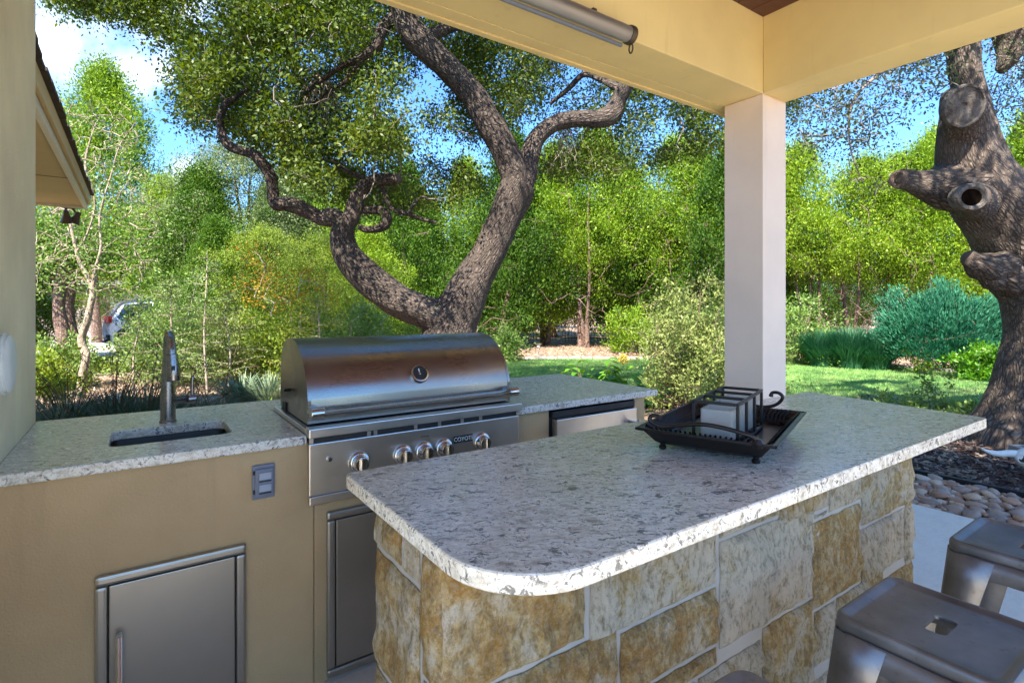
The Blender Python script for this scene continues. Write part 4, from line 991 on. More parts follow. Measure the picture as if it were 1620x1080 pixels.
sk.append(limb(tb, [(665, 70, 11.4, D0-.3), (690, 52, 10.6, D0-.2), (720, 40, 8.8, D0), (760, 20, 7.0, D0+.2), (820, -20, 4.8, D0+.3), (880, -80, 3.2, D0+.4)], 14, 6, .12, 11))
sk.append(limb(tb, [(985, 145, 7.0, D0+.3), (960, 130, 6.2, D0+.5), (925, 118, 4.8, D0+.7), (900, 140, 4.0, D0+.8), (870, 165, 2.4, D0+.9)], 12, 6, .12, 12))
sk.append(limb(tb, [(632, -15, 9, D0-.4), (560, -90, 7, D0-.6), (470, -130, 5.5, D0-.9), (370, -140, 4, D0-1.1), (260, -80, 4.0, D0-1.2), (150, -60, 2.4, D0-1.2)], 14, 6, .12, 13))
sk.append(sk[-1][-3:])
oadd('trunk', tb.mesh('trunk', M['oakbark']))
skel = np.concatenate(sk)
def lower(px): return np.interp(px, [40, 70, 110, 160, 200, 240, 272, 290, 300, 330, 380, 420, 470, 520, 600, 700, 760, 830, 900, 1000, 1080, 1150, 1260], [-40, 5, 22, 38, 30, 60, 90, 150, 205, 215, 225, 250, 300, 325, 345, 335, 310, 300, 290, 285, 262, 235, 190])
n = 30000; rg = np.random.default_rng(11)
t = rg.uniform(4.6, 8.2, n); px = rg.uniform(30, 1260, n); py = rg.uniform(-420, 350, n)
r = (px-810)/856; C = np.stack([t*(SA+CA*r), t*(CA-SA*r), CH-(py-485)/856*t], -1)
keep = py < lower(px)-14*6/t
gaps = [(680, 140, 34), (620, 165, 22), (838, 222, 34), (705, 235, 26), (560, 170, 18), (905, 90, 14), (345, 60, 14), (470, 60, 12), (800, 110, 16), (760, 255, 24), (660, 200, 20), (655, 250, 18), (330, 20, 22), (500, 90, 16), (1050, 210, 20)]
for gx, gy, gr_ in gaps: keep &= (px-gx)**2+(py-gy)**2 > (gr_*1.25)**2
keep &= ~((px > 850) & (t < 6.3)) & ~((px > 700) & (t < 5.6) & (py > -60))
# keep the limbs in view: fewer clumps right in front of them
spx, spy, spt = pxmask(skel)
C = C[keep]; t = t[keep]; px = px[keep]; py = py[keep]
from mathutils import noise as mn
nz = np.array([mn.noise(Vector(c)*1.5) for c in C])
prob = np.clip(.62+1.7*nz, .12, 1)*np.where(py < -60, .22, 1.0)*np.where(px > 760, .92, 1)
dmin = np.array([np.min((spx-a)**2+(spy-b)**2+np.where(spt < c-.05, 1e6, 0)) for a, b, c in zip(px, py, t)])
prob *= np.where((dmin < 42**2) & (py > -20), .05, 1)
sel = rg.uniform(size=len(C)) < np.minimum(1, prob*.95)
C = C[sel]; py_ = py[sel]

tb = Tubes(); grow(tb, skel[::3], C[rg.uniform(size=len(C)) < .55], .0028, .016, 3, .35, 4, rg)
oadd('twigs', tb.mesh('twigs', M['twig']))
LC, off, idx = clump_leaves(C, 70, rg.uniform(.15, .32, len(C)), rg)
lx, ly, lt = pxmask(LC); drop = np.zeros(len(LC), bool); srad = np.interp(np.linspace(0, 1, len(skel)), [0, 1], [1, 1])
sxy = np.stack([spx, spy], -1); srd = np.concatenate([np.full(len(s_), w_) for s_, w_ in zip(sk, [30, 26, 20, 32, 14, 16, 12, 7, 5, 6, 11, 5, 9, 8, 6, 6])])
for a_ in range(0, len(LC), 4000):
    e_ = slice(a_, a_+4000); d2 = (lx[e_, None]-spx[None])**2+(ly[e_, None]-spy[None])**2
    drop[e_] = ((d2 < (srd*1.15+3)[None]**2) & (lt[e_, None] < spt[None]+.02)).any(1)
ok = ~(drop & (rg.uniform(size=len(LC)) < .93) & (ly > -20)); LC = LC[ok]; off = off[ok]
D = off*.6+rg.normal(size=off.shape)*.6+np.array([0, 0, -.25]); D /= np.linalg.norm(D, axis=1, keepdims=True)
sz = rg.uniform(.032, .056, len(LC))

oadd('crown', leaves('crown', LC, D, sz, sz*rg.uniform(.40, .6, len(LC)), M['oakleaf'], rng=rg))
# hanging grey moss-like dead twigs
for (cx, cy, dd, k) in ((505, 150, 5.9, 36), (892, 215, 6.4, 24)):
    tb = Tubes(); hub = WP(cx, cy-30, dd)
    for i in range(k):
        p = WP(cx+random.gauss(0, 22), cy+random.gauss(0, 14), dd); pts = [hub, hub*.4+p*.6+Vector((0, 0, .05)), p]
        for q_ in range(5): pts.append(pts[-1]+Vector((random.gauss(0, .04), random.gauss(0, .04), -random.uniform(.02, .09))))
        tb.add([tuple(v) for v in pts], .003, 3, cap=False)
    o = oadd('dead_twigs', tb.mesh('dead_twigs', M['paletwig'])); o['kind'] = 'stuff'

# ------------------------------------------------------------------ the big oak at the right
bo = empty('oak_tree', (0, 0, 0), label='massive old live oak at the right edge with pruned limb scars and a hollow', cat='tree')
bb = W(1642, 5.55, GZ); bo.location = bb; BI = Matrix.Translation(-bb)
def badd(nm, me):
    o = link(nm, me, bo); o.matrix_parent_inverse = BI; return o
tb = Tubes(); bs = []; D1 = 5.55
bs.append(limb(tb, [(1645, 725, 190, D1), (1646, 700, 150, D1), (1650, 668, 122, D1), (1652, 630, 102, D1), (1652, 590, 84, D1), (1658, 540, 76, D1), (1656, 490, 76, D1), (1650, 450, 80, D1), (1638, 410, 86, D1), (1620, 375, 88, D1), (1598, 345, 82, D1), (1572, 318, 76, D1), (1550, 290, 68, D1), (1534, 262, 60, D1), (1527, 235, 52, D1), (1524, 205, 46, D1), (1522, 175, 38, D1), (1520, 150, 34, D1), (1520, 140, 22, D1)], 64, 10, .045, 21, 2))
bs.append(limb(tb, [(1565, 340, 52, D1+.25), (1566, 290, 46, D1+.3), (1556, 240, 38, D1+.3), (1548, 200, 33, D1+.3), (1538, 160, 29, D1+.3), (1526, 115, 29, D1+.3), (1522, 70, 29, D1+.3), (1522, 20, 29, D1+.2), (1530, -60, 26, D1), (1500, -160, 18, D1-.3), (1430, -260, 12, D1-.6)], 40, 9, .08, 22))
bs.append(limb(tb, [(1560, 345, 58, D1+.1), (1600, 335, 60, D1+.2), (1650, 335, 56, D1+.3), (1700, 300, 50, D1+.4), (1760, 260, 42, D1+.4), (1830, 180, 34, D1+.3), (1880, 60, 26, D1+.2), (1900, -100, 16, D1)], 36, 8, .08, 23))
bs.append(limb(tb, [(1530, 288, 66, D1+.02), (1500, 296, 50, D1-.02), (1476, 294, 35, D1-.05), (1456, 290, 25, D1-.08), (1438, 286, 19, D1-.1), (1422, 283, 18, D1-.12)], 30, 7, .10, 24))
bs.append(limb(tb, [(1528, -90, 30, D1+.1), (1556, -40, 30, D1+.4), (1584, 10, 30, D1+.7), (1596, 60, 28, D1+.8), (1594, 90, 20, D1+.8), (1582, 112, 9, D1+.8)], 20, 7, .25, 25))
bs.append(limb(tb, [(1618, 440, 50, D1-.0), (1584, 430, 40, D1-.10), (1560, 421, 31, D1-.16), (1543, 414, 24, D1-.18), (1530, 408, 15, D1-.19)], 36, 10, .22, 26, 13))
limb(tb, [(1545, 320, 40, D1-.15), (1540, 316, 33, D1-.42), (1538, 313, 29, D1-.50)], 32, 6, .06, 28)
limb(tb, [(1527, 205, 40, D1-.1), (1526, 178, 38, D1-.24), (1525, 170, 35, D1-.33)], 32, 6, .05, 29)
badd('trunk', tb.mesh('trunk', M['oakbark2']))
def disc(nm, p, rad, nrm, mat, parent, inv, prof, seg=40, sc=(1, 1, 1)):
    o = lathe(nm, prof, mat, parent, p, tuple(nrm), seg, sc); o.matrix_parent_inverse = inv; return o
back_ = Vector((-SA, -CA, 0)); rgt = Vector((CA, -SA, 0))
k = D1/856*.84
p = WP(1525, 168, D1-.445); disc('pruning_scar', p, 33*k, (back_+Vector((0, 0, -.28))), M['cut'], bo, BI, [(34*k, -.07), (36.5*k, -.02), (35*k, .016), (32*k, .020), (30.5*k, .006), (20*k, .004), (7*k, .001), (5*k, -.012), (0, -.018)])
p = WP(1538, 312, D1-.60); hsc = disc('pruning_scar', p, 26*k, (back_+Vector((0, 0, -.10))), M['cut'], bo, BI, [(27*k, -.10), (29*k, -.02), (26*k, .012), (21*k, .012), (17*k, -.01)], sc=(1, .8, 1))
o = lathe('hollow', [(17.5*k, -.006), (17*k, -.004), (0, -.004)], M['hole'], hsc, (0, 0, 0), seg=24, scale=(1, .8, 1))  # flat black disc, the dark of the hollow put into its colour
p = WP(1421, 283, D1-.13); disc('pruning_scar', p, 14*k, (back_*.55-rgt*.9), M['redbark'], bo, BI, [(16*k, -.06), (16.5*k, 0), (12*k, .012), (8*k, -.02), (0, -.04)], 20)
skel = np.concatenate(bs)
# visible sprays
rg = np.random.default_rng(5)
def spray_region(n, x0, x1, f_lo, f_hi, t0, t1):
    px = rg.uniform(x0, x1, n); lo_, hi_ = f_lo(px), f_hi(px); py = lo_+(hi_-lo_)*rg.uniform(size=n); t = rg.uniform(t0, t1, n)
    r = (px-810)/856; return np.stack([t*(SA+CA*r), t*(CA-SA*r), CH-(py-485)/856*t], -1)
A = spray_region(215, 1255, 1500, lambda x: np.interp(x, [1250, 1500], [110, 40]), lambda x: np.interp(x, [1250, 1330, 1400, 1440, 1500], [235, 245, 215, 170, 150]), 5.0, 6.6)
B = spray_region(110, 1560, 1700, lambda x: 60+0*x, lambda x: 205+0*x, 5.8, 7.2)
Cc = spray_region(40, 1330, 1400, lambda x: 190+0*x, lambda x: 320+0*x, 5.2, 6.0)
vis = np.concatenate([A, B, Cc[:14]])
extra = [WP(1440, 20, 5.5), WP(1380, 60, 5.6), WP(1340, 110, 5.6)]
tb = Tubes(); q = catmull([tuple(WP(1525, 60, D1+.2))+(.05,), tuple(WP(1460, 70, D1+.1))+(.03,), tuple(WP(1400, 110, D1+.1))+(.02,), tuple(WP(1350, 160, D1))+(.014,), tuple(WP(1345, 230, D1))+(.009,), tuple(WP(1365, 290, D1))+(.005,)], 6)
tb.add(q[:, :3], q[:, 3], 8)
grow(tb, np.concatenate([skel[::4], q[:, :3]]), vis, .0028, .012, 3, .4, 4, rg)
# unseen upper crown, its spread shaped to cast shade on the mulch bed
n = 1500; Z3 = rg.uniform(4.6, 7.6, n); ang = rg.uniform(0, 6.28, n); rad = 4.8*np.sqrt(rg.uniform(size=n)); cx, cy = bb.x-2.6, bb.y-1.6
top = np.stack([cx+rad*np.cos(ang), cy+rad*np.sin(ang), Z3], -1)
a_, b_, c_ = pxmask(top); ok = ((np.hypot(top[:, 0]-4.6, top[:, 1]+2.0) < 2.5) | (rg.uniform(size=n) < .18)) & ~((c_ > .5) & (b_ > 5) & (a_ > 0) & (a_ < 1640)) & ~((top[:, 0] < 4.2) & (top[:, 2] < 5.2)); top = top[ok]
grow(tb, skel[::4], top[::3], .004, .03, 3, .3, 4, rg)
badd('twigs', tb.mesh('twigs', M['twig']))['kind'] = 'stuff'
L1, off, idx = clump_leaves(vis, 26, .25, rg); D = off+rg.normal(size=off.shape)*.7; D /= np.linalg.norm(D, axis=1, keepdims=True); sz = rg.uniform(.028, .05, len(L1))
L2, off2, idx = clump_leaves(top, 28, .45, rg); D2 = unit(len(L2), rg)
badd('crown', leaves('crown', L1, D, sz, sz*.5, M['oakleaf2'], rng=rg)); badd('crown', leaves('shade_crown', L2, D2, .13, .065, M['oakleaf'], rng=rg))

# ------------------------------------------------------------------ background trees
def tree_kind(seed, h, rad, z0, nclump, per, leaf, mat, bark, trunks=1, kind='cedar', topshape=1.0, trunk_r=.10, lean=.3, deadn=70):
    rg = np.random.default_rng(seed); tb = Tubes(); sk = []
    for i in range(trunks):
        bx, by = rg.normal(0, .18*(trunks > 1), 2); le = rg.normal(0, lean, 2); pts = []
        for k in range(7):
            f = k/6; pts.append((bx+le[0]*f+rg.normal(0, .05), by+le[1]*f+rg.normal(0, .05), h*.93*f-.1*(k == 0), trunk_r*(1-.85*f)*rg.uniform(.9, 1.1)*(1.5 if k == 0 else 1)/(1+.25*(trunks-1))))
        q = catmull(pts, 4); tb.add(q[:, :3], q[:, 3], 8, .12, 4, seed+i); sk.append(q[3:, :3])
    sk = np.concatenate(sk)
    u = rg.uniform(0, 1, nclump)**.85
    if kind == 'cedar':
        prof = rad*np.interp(u, [0, .12, .35, .7, 1], [.55, .9, 1, .62, .10])
    else:
        prof = rad*np.sqrt(np.clip(1-(2*u-1)**2, 0.05, 1))
    a = rg.uniform(0, 6.28, nclump)
    lob = 1+.30*np.sin(a*3+u*9+seed)+.22*np.sin(a*5-u*15+seed*2)+.15*np.sin(a*2+u*25)
    rr = prof*lob*np.sqrt(rg.uniform(.12, 1, nclump)); z = z0+(h-z0)*u
    C = np.stack([rr*np.cos(a), rr*np.sin(a), z+rg.normal(0, .12, nclump)], -1)
    lean_v = np.interp(z, [0, h], [0, 1])[:, None]*np.array([[rg.normal(0, lean*.5), rg.normal(0, lean*.5), 0]]); C = C+lean_v
    grow(tb, sk, C[::2], .006, .035, 3, .3, 3, rg)
    # bare dead twigs low down
    low = np.stack([rg.normal(0, rad*.5, deadn), rg.normal(0, rad*.5, deadn), rg.uniform(.5, max(1.1, z0+.6), deadn)], -1); grow(tb, sk, low, .004, .018, 3, .5, 4, rg)
    tw = tb.mesh('trunk', bark)
    LC, off, idx = clump_leaves(C, per, rg.uniform(.24, .46, nclump)*(h/6)**.5, rg, 1.0 if kind == 'cedar' else .75)
    if kind == 'cedar':
        out = LC.copy(); out[:, 2] = 0; out /= np.linalg.norm(out, axis=1, keepdims=True)+.2
        D = out*.5+np.array([0, 0, .55])+rg.normal(size=LC.shape)*.45
    else: D = rg.normal(size=LC.shape)
    D /= np.linalg.norm(D, axis=1, keepdims=True)
    sz = rg.uniform(.65, 1.35, len(LC))*leaf
    cm_ = leaves('crown', LC, D, sz, sz*rg.uniform(.32, .5, len(LC)), mat, rng=rg)
    return tw, cm_
K = {}
K['c1'] = tree_kind(101, 6.2, 1.7, .7, 520, 95, .085, M['cedar'], M['redbark'], 2)
K['c2'] = tree_kind(102, 6.8, 1.5, 1.2, 460, 95, .08, M['cedar'], M['redbark'], 1, trunk_r=.13)
K['c3'] = tree_kind(103, 5.5, 1.9, .9, 500, 95, .085, M['cedar'], M['redbark'], 3)
K['c4'] = tree_kind(104, 6.4, 1.7, 1.9, 330, 85, .08, M['cedar'], M['redbark'], 4, lean=.8)
K['c5'] = tree_kind(110, 6.6, 1.9, 2.7, 420, 95, .08, M['cedar'], M['redbark'], 3, lean=.6, deadn=150)
K['d3'] = tree_kind(111, 7.4, 1.7, 2.4, 520, 95, .085, M['cedar'], M['redbark'], 1)
K['d1'] = tree_kind(105, 6.5, 1.6, .5, 560, 95, .09, M['cedard'], M['redbark'], 1)
K['d2'] = tree_kind(106, 6.0, 1.9, .5, 560, 95, .09, M['cedard'], M['redbark'], 2)
K['o1'] = tree_kind(107, 6.0, 2.1, 1.0, 560, 100, .062, M['oakpale'], M['oakbark'], 2, 'oak', lean=.5, trunk_r=.14)
K['o2'] = tree_kind(108, 5.2, 1.9, .4, 520, 90, .065, M['yellowbush'], M['oakbark'], 3, 'oak', lean=.4)
K['l1'] = tree_kind(109, 5.2, 1.7, .4, 460, 90, .065, M['lightbush'], M['palebark'], 3, 'oak', lean=.4)
roots = {}
def plant(kd, px, t, sc=1.0, label=None, group=None, zs=1.0, rz=None, cat='tree', name=None):
    if name is None: name = {'c': 'cedar_tree', 'd': 'cedar_tree', 'o': 'oak_tree', 'l': 'small_tree'}[kd[0]]
    if kd not in roots:
        rt = empty(name); link('trunk', K[kd][0], rt); link('crown', K[kd][1], rt); roots[kd] = rt; o = rt
    else: o = copy_tree(roots[kd]); o.name = name
    for a_ in ('label', 'group', 'category'):
        if a_ in o: del o[a_]
    o.location = W(px, t, GZ-.03); o.scale = (sc, sc, sc*zs); o.rotation_euler = (0, 0, random.uniform(0, 6.28) if rz is None else rz)
    tag(o, label, cat, group); return o
# left side
plant('d3', 150, 21.0, 1.42, 'tallest bright green cedar rising behind the roof corner at left', zs=1.02)
plant('d2', 318, 16.2, .92, 'dark green cedar left of the pale oak, in front of the drive')
plant('o1', 385, 17.0, 1.12, 'pale grey green oak against the sky left of the twisted limb', zs=.98)
plant('d1', 325, 20.5, .86, 'small dark cedar pressed behind the pale grey green oak')
plant('d2', 30, 14.0, .62, 'dark bushy cedar beside the pier behind the pale trunk')
plant('d1', -60, 12.5, .9, 'dark cedar mostly hidden by the cream pier')
plant('o2', 505, 12.2, .60, 'rounded yellow green shrubby oak with orange tips left of the grill', zs=.95)
plant('o2', 425, 12.8, .62, 'yellow green shrubby oak with orange tips below the pale oak', zs=1.0)
plant('c3', 590, 14.5, .62, 'bright bushy cedar low behind the left limb of the forked oak')
plant('d2', 345, 13.2, .58, 'dark bushy cedar behind the saplings right of the faucet')
plant('d3', 250, 19.5, .80, 'dark cedar rising behind the parked car', zs=1.0)
plant('c1', 560, 19.0, .95, 'cedar behind the left limb of the forked oak')
plant('d1', 470, 20.0, 1.08, 'cedar above the orange tipped shrubs')
plant('d2', 640, 18.0, 1.0, 'cedar seen inside the V of the forked oak, left half')
plant('c2', 730, 20.0, 1.0, 'cedar seen inside the V of the forked oak, right half')
# behind the lawn
row = [('d1', 800, 19.0, 1.12, 'cedar just right of the forked trunk, above the right end of the grill hood'), ('c1', 868, 20.5, 1.16, 'cedar standing directly behind the small path light'), ('c5', 925, 19.2, 1.12, 'cedar with bare trunks above the hydrangea'), ('d2', 985, 21.0, 1.12, 'leaning open cedar above the dry yellow flower head'),
       ('c5', 1050, 20.5, 1.18, 'tall open cedar to the left of the pale abelia'), ('c4', 1100, 18.6, 1.08, 'leaning cedar rising behind the pale abelia'), ('d1', 1165, 17.5, 1.05, 'narrow cedar mostly hidden by the cream column'), ('c1', 1232, 18.6, .98, 'cedar half hidden by the right side of the column'),
       ('c5', 1290, 16.4, .94, 'cedar with bare reddish trunks behind the leftmost rosemary clump'), ('c5', 1345, 16.2, .86, 'cedar with bare trunks behind the tallest rosemary clump'), ('c5', 1405, 15.8, .88, 'cedar with twiggy bare trunks behind the left side of the clipped round shrub'), ('c4', 1465, 15.0, .90, 'leaning cedar right behind the clipped round shrub'),
       ('c5', 1530, 15.6, 1.0, 'bright cedar touching the broken stub of the big oak'), ('c1', 1610, 14.2, 1.0, 'bright cedar between the limbs of the big oak at the right edge'), ('c2', 1700, 13.4, 1.0, 'cedar beyond the right edge behind the big oak'), ('c3', 1800, 12.5, 1.0, 'bushy cedar outside the frame right of the big oak')]
for i, (kd, px, t, s_, lb) in enumerate(row):
    plant(kd, px, t, s_, lb, 'cedars in the row behind the lawn')
for i in range(24):
    px = -150+i*84+random.uniform(-20, 20); kd = random.choice(['c1', 'c3', 'd2', 'd1', 'o1']) if px < 760 else random.choice(['c1', 'c3', 'd1', 'd2'])
    plant(kd, px, random.uniform(23, 27), random.uniform(.9, 1.15)*(.80 if px > 1150 else 1), 'evergreen in the wood farther back, seen only through gaps between nearer trees', 'trees in the wood farther back')
for i in range(20):
    plant('d2', -150+i*100+random.uniform(-20, 20), random.uniform(31, 36), random.uniform(1.05, 1.25)*(.8 if i > 12 else 1), 'evergreen in the wood farther back, seen only through gaps between nearer trees', 'trees in the wood farther back')
# far thin fence and paler glimpses
def px_line(x0, x1, t0, t1): return W(x0, t0, GZ), W(x1, t1, GZ)
a, b = px_line(800, 1160, 22.5, 21.5)
fe = empty('wire_fence', tuple(a), label='thin black metal fence seen through the cedar trunks behind the lawn', cat='fence'); FI = Matrix.Translation(-a)
dv = b-a; Lf = dv.length; dn = dv.normalized()
for z in (.15, .75, 1.15):
    o = tube('rail', [a+Vector((0, 0, z)), b+Vector((0, 0, z))], .016, M['edging'], fe, 4, 1); o.matrix_parent_inverse = FI
pk = Tubes(); pk.add([(0, 0, 0), (0, 0, 1.2)], .011, 4); pm = pk.mesh('picket', M['edging'], False); cnt = int(Lf/.13)
for i in range(cnt):
    o = link('picket', pm, fe); o.location = dn*(i*.13)

# ------------------------------------------------------------------ house, car, drive at the left rear
hp = W(60, 23.0, GZ)
fh = empty('garage', tuple(hp), math.atan2(-SA, CA)+.1, label='brownish garage with shingled roof half hidden behind the trees at left', cat='building')
box('wall', (-3.5, 0, -.05), (7.4, 5, 2.35), M['wallfar'], fh, 0)
box('fascia', (-3.9, -.42, 2.36), (7.8, -.38, 2.52), M['trimw'], fh, 0)
me = bpy.data.meshes.new('roof'); me.from_pydata([(-3.9, -.4, 2.50), (7.8, -.4, 2.50), (7.8, 5.4, 2.50), (-3.9, 5.4, 2.50), (-1, 2.5, 4.2), (5, 2.5, 4.2)], [], [(0, 1, 5, 4), (1, 2, 5), (2, 3, 4, 5), (3, 0, 4), (3, 2, 1, 0)]); me.update(); link('roof', me, fh, M['rooffar'])
box('garage_door', (2.9, -.03, .0), (5.4, -.002, 2.05), M['trimw'], fh, .01)
box('window', (.2, -.03, .9), (1.2, -.002, 1.9), M['carglass'], fh, .01)
# silver car, tail to the left
cp = G(296, 556, GZ+.02)
car = empty('parked_car', tuple(cp), math.atan2(-SA, CA)-.12, label='silver grey sport utility car parked on the drive, tail light showing', cat='car')
prof = [(-2.02, .42), (-2.10, .62), (-2.08, .86), (-2.03, 1.0), (-1.92, 1.18), (-1.72, 1.48), (-1.5, 1.58), (-.9, 1.64), (-.1, 1.62), (.35, 1.55), (.72, 1.36), (1.05, 1.12), (1.65, 1.02), (2.05, .88), (2.2, .70), (2.2, .42), (1.9, .25), (-1.8, .27)]
def car_body():
    P = catmull(prof+[prof[0]], 3)[:-1]; n = len(P); V = []; F = []
    for y, s_, zz in ((-.80, 1, 0), (-.86, 1, 0), (0, 1, .0), (.86, 1, 0), (.80, 1, 0)):
        for x, z in P:
            tuck = max(0, (z-.95))*.22; yy = y*(1-tuck) if y else 0
            V.append((x*(.985 if abs(y) == .80 else 1), yy*(.93 if abs(y) == .80 else 1), z if abs(y) != .80 else .9+(z-.9)*.97))
    m = 5
    for i in range(m-1):
        for k in range(n): F.append((i*n+k, i*n+(k+1) % n, (i+1)*n+(k+1) % n, (i+1)*n+k))
    F.append(tuple(range(n))); F.append(tuple((m-1)*n+k for k in range(n))[::-1])
    me = bpy.data.meshes.new('body'); me.from_pydata(V, [], F); me.update(); return me
bo_ = link('body', car_body(), car, M['car'])
for sy in (-1, 1):
    V = [(-1.62, 1.06), (-1.45, 1.46), (-.55, 1.52), (-.55, 1.05)]; V2 = [(-.50, 1.05), (-.50, 1.52), (.20, 1.50), (.78, 1.13), (.80, 1.05)]
    for q in (V, V2):
        me = bpy.data.meshes.new('side_window'); me.from_pydata([(x, sy*(.866*(1-max(0, z-.95)*.22)+.004), z) for x, z in q], [], [tuple(range(len(q)))]); me.update(); link('side_window', me, car, M['carglass'])
    for wx in (-1.32, 1.38):
        lathe('wheel_arch', [(.41, -.01), (.41, .012), (.36, .014)], M['edging'], car, (wx, sy*.85, .36), (0, sy, 0), 28)
        wl_ = lathe('wheel', [(.20, -.10), (.345, -.09), (.355, 0), (.345, .03), (.25, .036)], M['tyre'], car, (wx, sy*.845, .355), (0, sy, 0), 28)
        lathe('rim', [(.245, .02), (.235, .038), (.06, .028), (.05, .042), (0, .044)], M['chrome'], wl_, (0, 0, 0), 'Z', 20)
    box('tail_light', (-2.10, sy*.76-.07, .90), (-1.90, sy*.76+.075, 1.10), M['red'], car, .03)
    box('head_light', (2.0, sy*.66-.14, .72), (2.19, sy*.66+.14, .86), M['lightgrey'], car, .03)
me = bpy.data.meshes.new('rear_window'); me.from_pydata([(-1.99, -.66, 1.1), (-1.99, .66, 1.1), (-1.765, .60, 1.44), (-1.765, -.60, 1.44)], [], [(0, 1, 2, 3)]); me.update(); link('rear_window', me, car, M['carglass'])
box('bumper', (-2.14, -.80, .34), (-1.95, .80, .55), M['edging'], car, .03)

# ------------------------------------------------------------------ shrubs and garden plants
def bush(name, px, t, wd, ht, n, leaf, mat, label, cat='shrub', stems=10, style='dome', stem_mat=None, clump=.14, group=None, z0=0.05, aspect=.5, seed=0, per=30, shell=.35, base=GZ):
    rg = np.random.default_rng(1000+seed+int(px)); o = empty(name, tuple(W(px, t, base)), label=label, cat=cat, group=group)
    per = int(per*1.6); nc = max(6, n//per); u = rg.uniform(shell**3, 1, nc)**(1/3); d = unit(nc, rg); d[:, 2] = np.abs(d[:, 2])
    lob = 1+.14*np.sin(d[:, 0]*6+seed)+.12*np.sin(d[:, 1]*9+seed*2)
    if style == 'box': d = d/np.maximum(np.abs(d).max(1, keepdims=True), .01)*.5+d*.5
    C = d*u[:, None]*lob[:, None]*np.array([wd/2, wd/2, ht*(1-z0/ht)]); C[:, 2] += z0
    if style == 'feather': C *= 1+.05*np.sin(C[:, :1]*5+1)*np.cos(C[:, 1:2]*6+seed); C += rg.normal(0, .04, C.shape)
    if style == 'loose': C += rg.normal(0, .09*ht, C.shape)*np.array([1, 1, .6])
    C[:, 2] = np.maximum(C[:, 2], .03)
    tb = Tubes(); sk = [np.array([0, 0, 0.])]
    for i in range(stems):
        c = C[rg.integers(nc)]; p = np.array([rg.normal(0, wd*.07), rg.normal(0, wd*.07), 0])
        P = catmull([p, p*.6+c*.4+rg.normal(0, .03, 3), c], 4); tb.add(P, np.linspace(.012, .005, len(P))*(ht/1.2)**.5, 4, cap=False); sk += list(P)
    grow(tb, np.array(sk), C[::3], .0025, .008, 3, .25, 3, rg)
    link('stems', tb.mesh('stems', stem_mat or M['twig']), o)
    LC, off, idx = clump_leaves(C, per, clump, rg, .9)
    ok = LC[:, 2] > .01; LC = LC[ok]; off = off[ok]
    D = off*1.0+rg.normal(size=off.shape)*.5+np.array([0, 0, .3])+LC*.2
    if style == 'feather': D = LC/np.array([wd/2, wd/2, ht])*1.0+np.array([0, 0, .5])+rg.normal(size=LC.shape)*.35
    D /= np.linalg.norm(D, axis=1, keepdims=True); sz = rg.uniform(.6, 1.4, len(LC))*leaf
    link('foliage', leaves('foliage', LC, D, sz, sz*aspect, mat, rng=rg), o); return o
bush('round_shrub', 1484, 11.8, 2.45, 1.72, 42000, .085, M['bluegreen'], 'large clipped blue green cedar shrub beside the big oak trunk', style='feather', clump=.16, aspect=.28, seed=1, stems=26, shell=.72, z0=.35, stem_mat=M['redbark'])
bush('round_shrub', 1560, 11.6, 1.5, 1.55, 14000, .085, M['bluegreen'], 'smaller clipped blue green shrub half behind the big oak trunk', style='feather', clump=.16, aspect=.28, seed=2, stems=10, shell=.7, z0=.3)
def spiky(name, px, t, wd, ht, n, mat, label, seed=0, blade=.016, cat='shrub', base=GZ, group=None, seg=3, arch=.3, up=1.0, minh=.55, stalks=0, stalkmat=None, stalkh=1.0):
    rg = np.random.default_rng(seed+int(px)); o = empty(name, tuple(W(px, t, base)), label=label, cat=cat, group=group)
    a = rg.uniform(0, 6.28, n); rr = wd/2*np.sqrt(rg.uniform(size=n)); b0 = np.stack([rr*.45*np.cos(a), rr*.45*np.sin(a), np.zeros(n)], -1)
    a2 = a+rg.normal(0, .5, n); L_ = ht*rg.uniform(minh, 1.1, n); out = (rr/(wd/2))**.7*arch+.08
    V = np.empty((n, (seg+1)*2, 3)); side = np.stack([-np.sin(a2), np.cos(a2), 0*a2], -1)
    for k in range(seg+1):
        f = k/seg; h_ = L_*(f*up-.9*out*f*f*.6); ho = wd*.5*out*1.6*f**1.6
        c = b0+np.stack([np.cos(a2)*ho, np.sin(a2)*ho, h_], -1); w_ = blade*(1-f)**.6*.5+.0006
        V[:, 2*k] = c-side*w_; V[:, 2*k+1] = c+side*w_
    V[:, :, 2] = np.maximum(V[:, :, 2], .002)
    idx = np.arange(n)[:, None]*(seg+1)*2; F = np.concatenate([np.stack([idx[:, 0]+2*k, idx[:, 0]+2*k+1, idx[:, 0]+2*k+3, idx[:, 0]+2*k+2], -1) for k in range(seg)])
    link('blades', mesh_np('blades', V.reshape(-1, 3), F.ravel(), 4, mat), o)
    if stalks:
        tb = Tubes()
        for i in range(stalks):
            an = rg.uniform(0, 6.28); lf = rg.uniform(.15, .55)
            P = catmull([(0, 0, 0), (math.cos(an)*lf*.35*stalkh, math.sin(an)*lf*.35*stalkh, .55*stalkh), (math.cos(an)*lf*stalkh, math.sin(an)*lf*stalkh, stalkh*rg.uniform(.75, 1.05))], 4)
            tb.add(P, np.linspace(.004, .0022, len(P)), 4, cap=False)
            for q in range(5):
                b_ = P[-1-q] if q < len(P) else P[-1]; tb.add([b_, b_+np.array([rg.normal(0, .03), rg.normal(0, .03), -.03])], [.003, .004], 4, cap=False)
        link('flower_stalks', tb.mesh('flower_stalks', stalkmat or M['stem']), o)
    return o
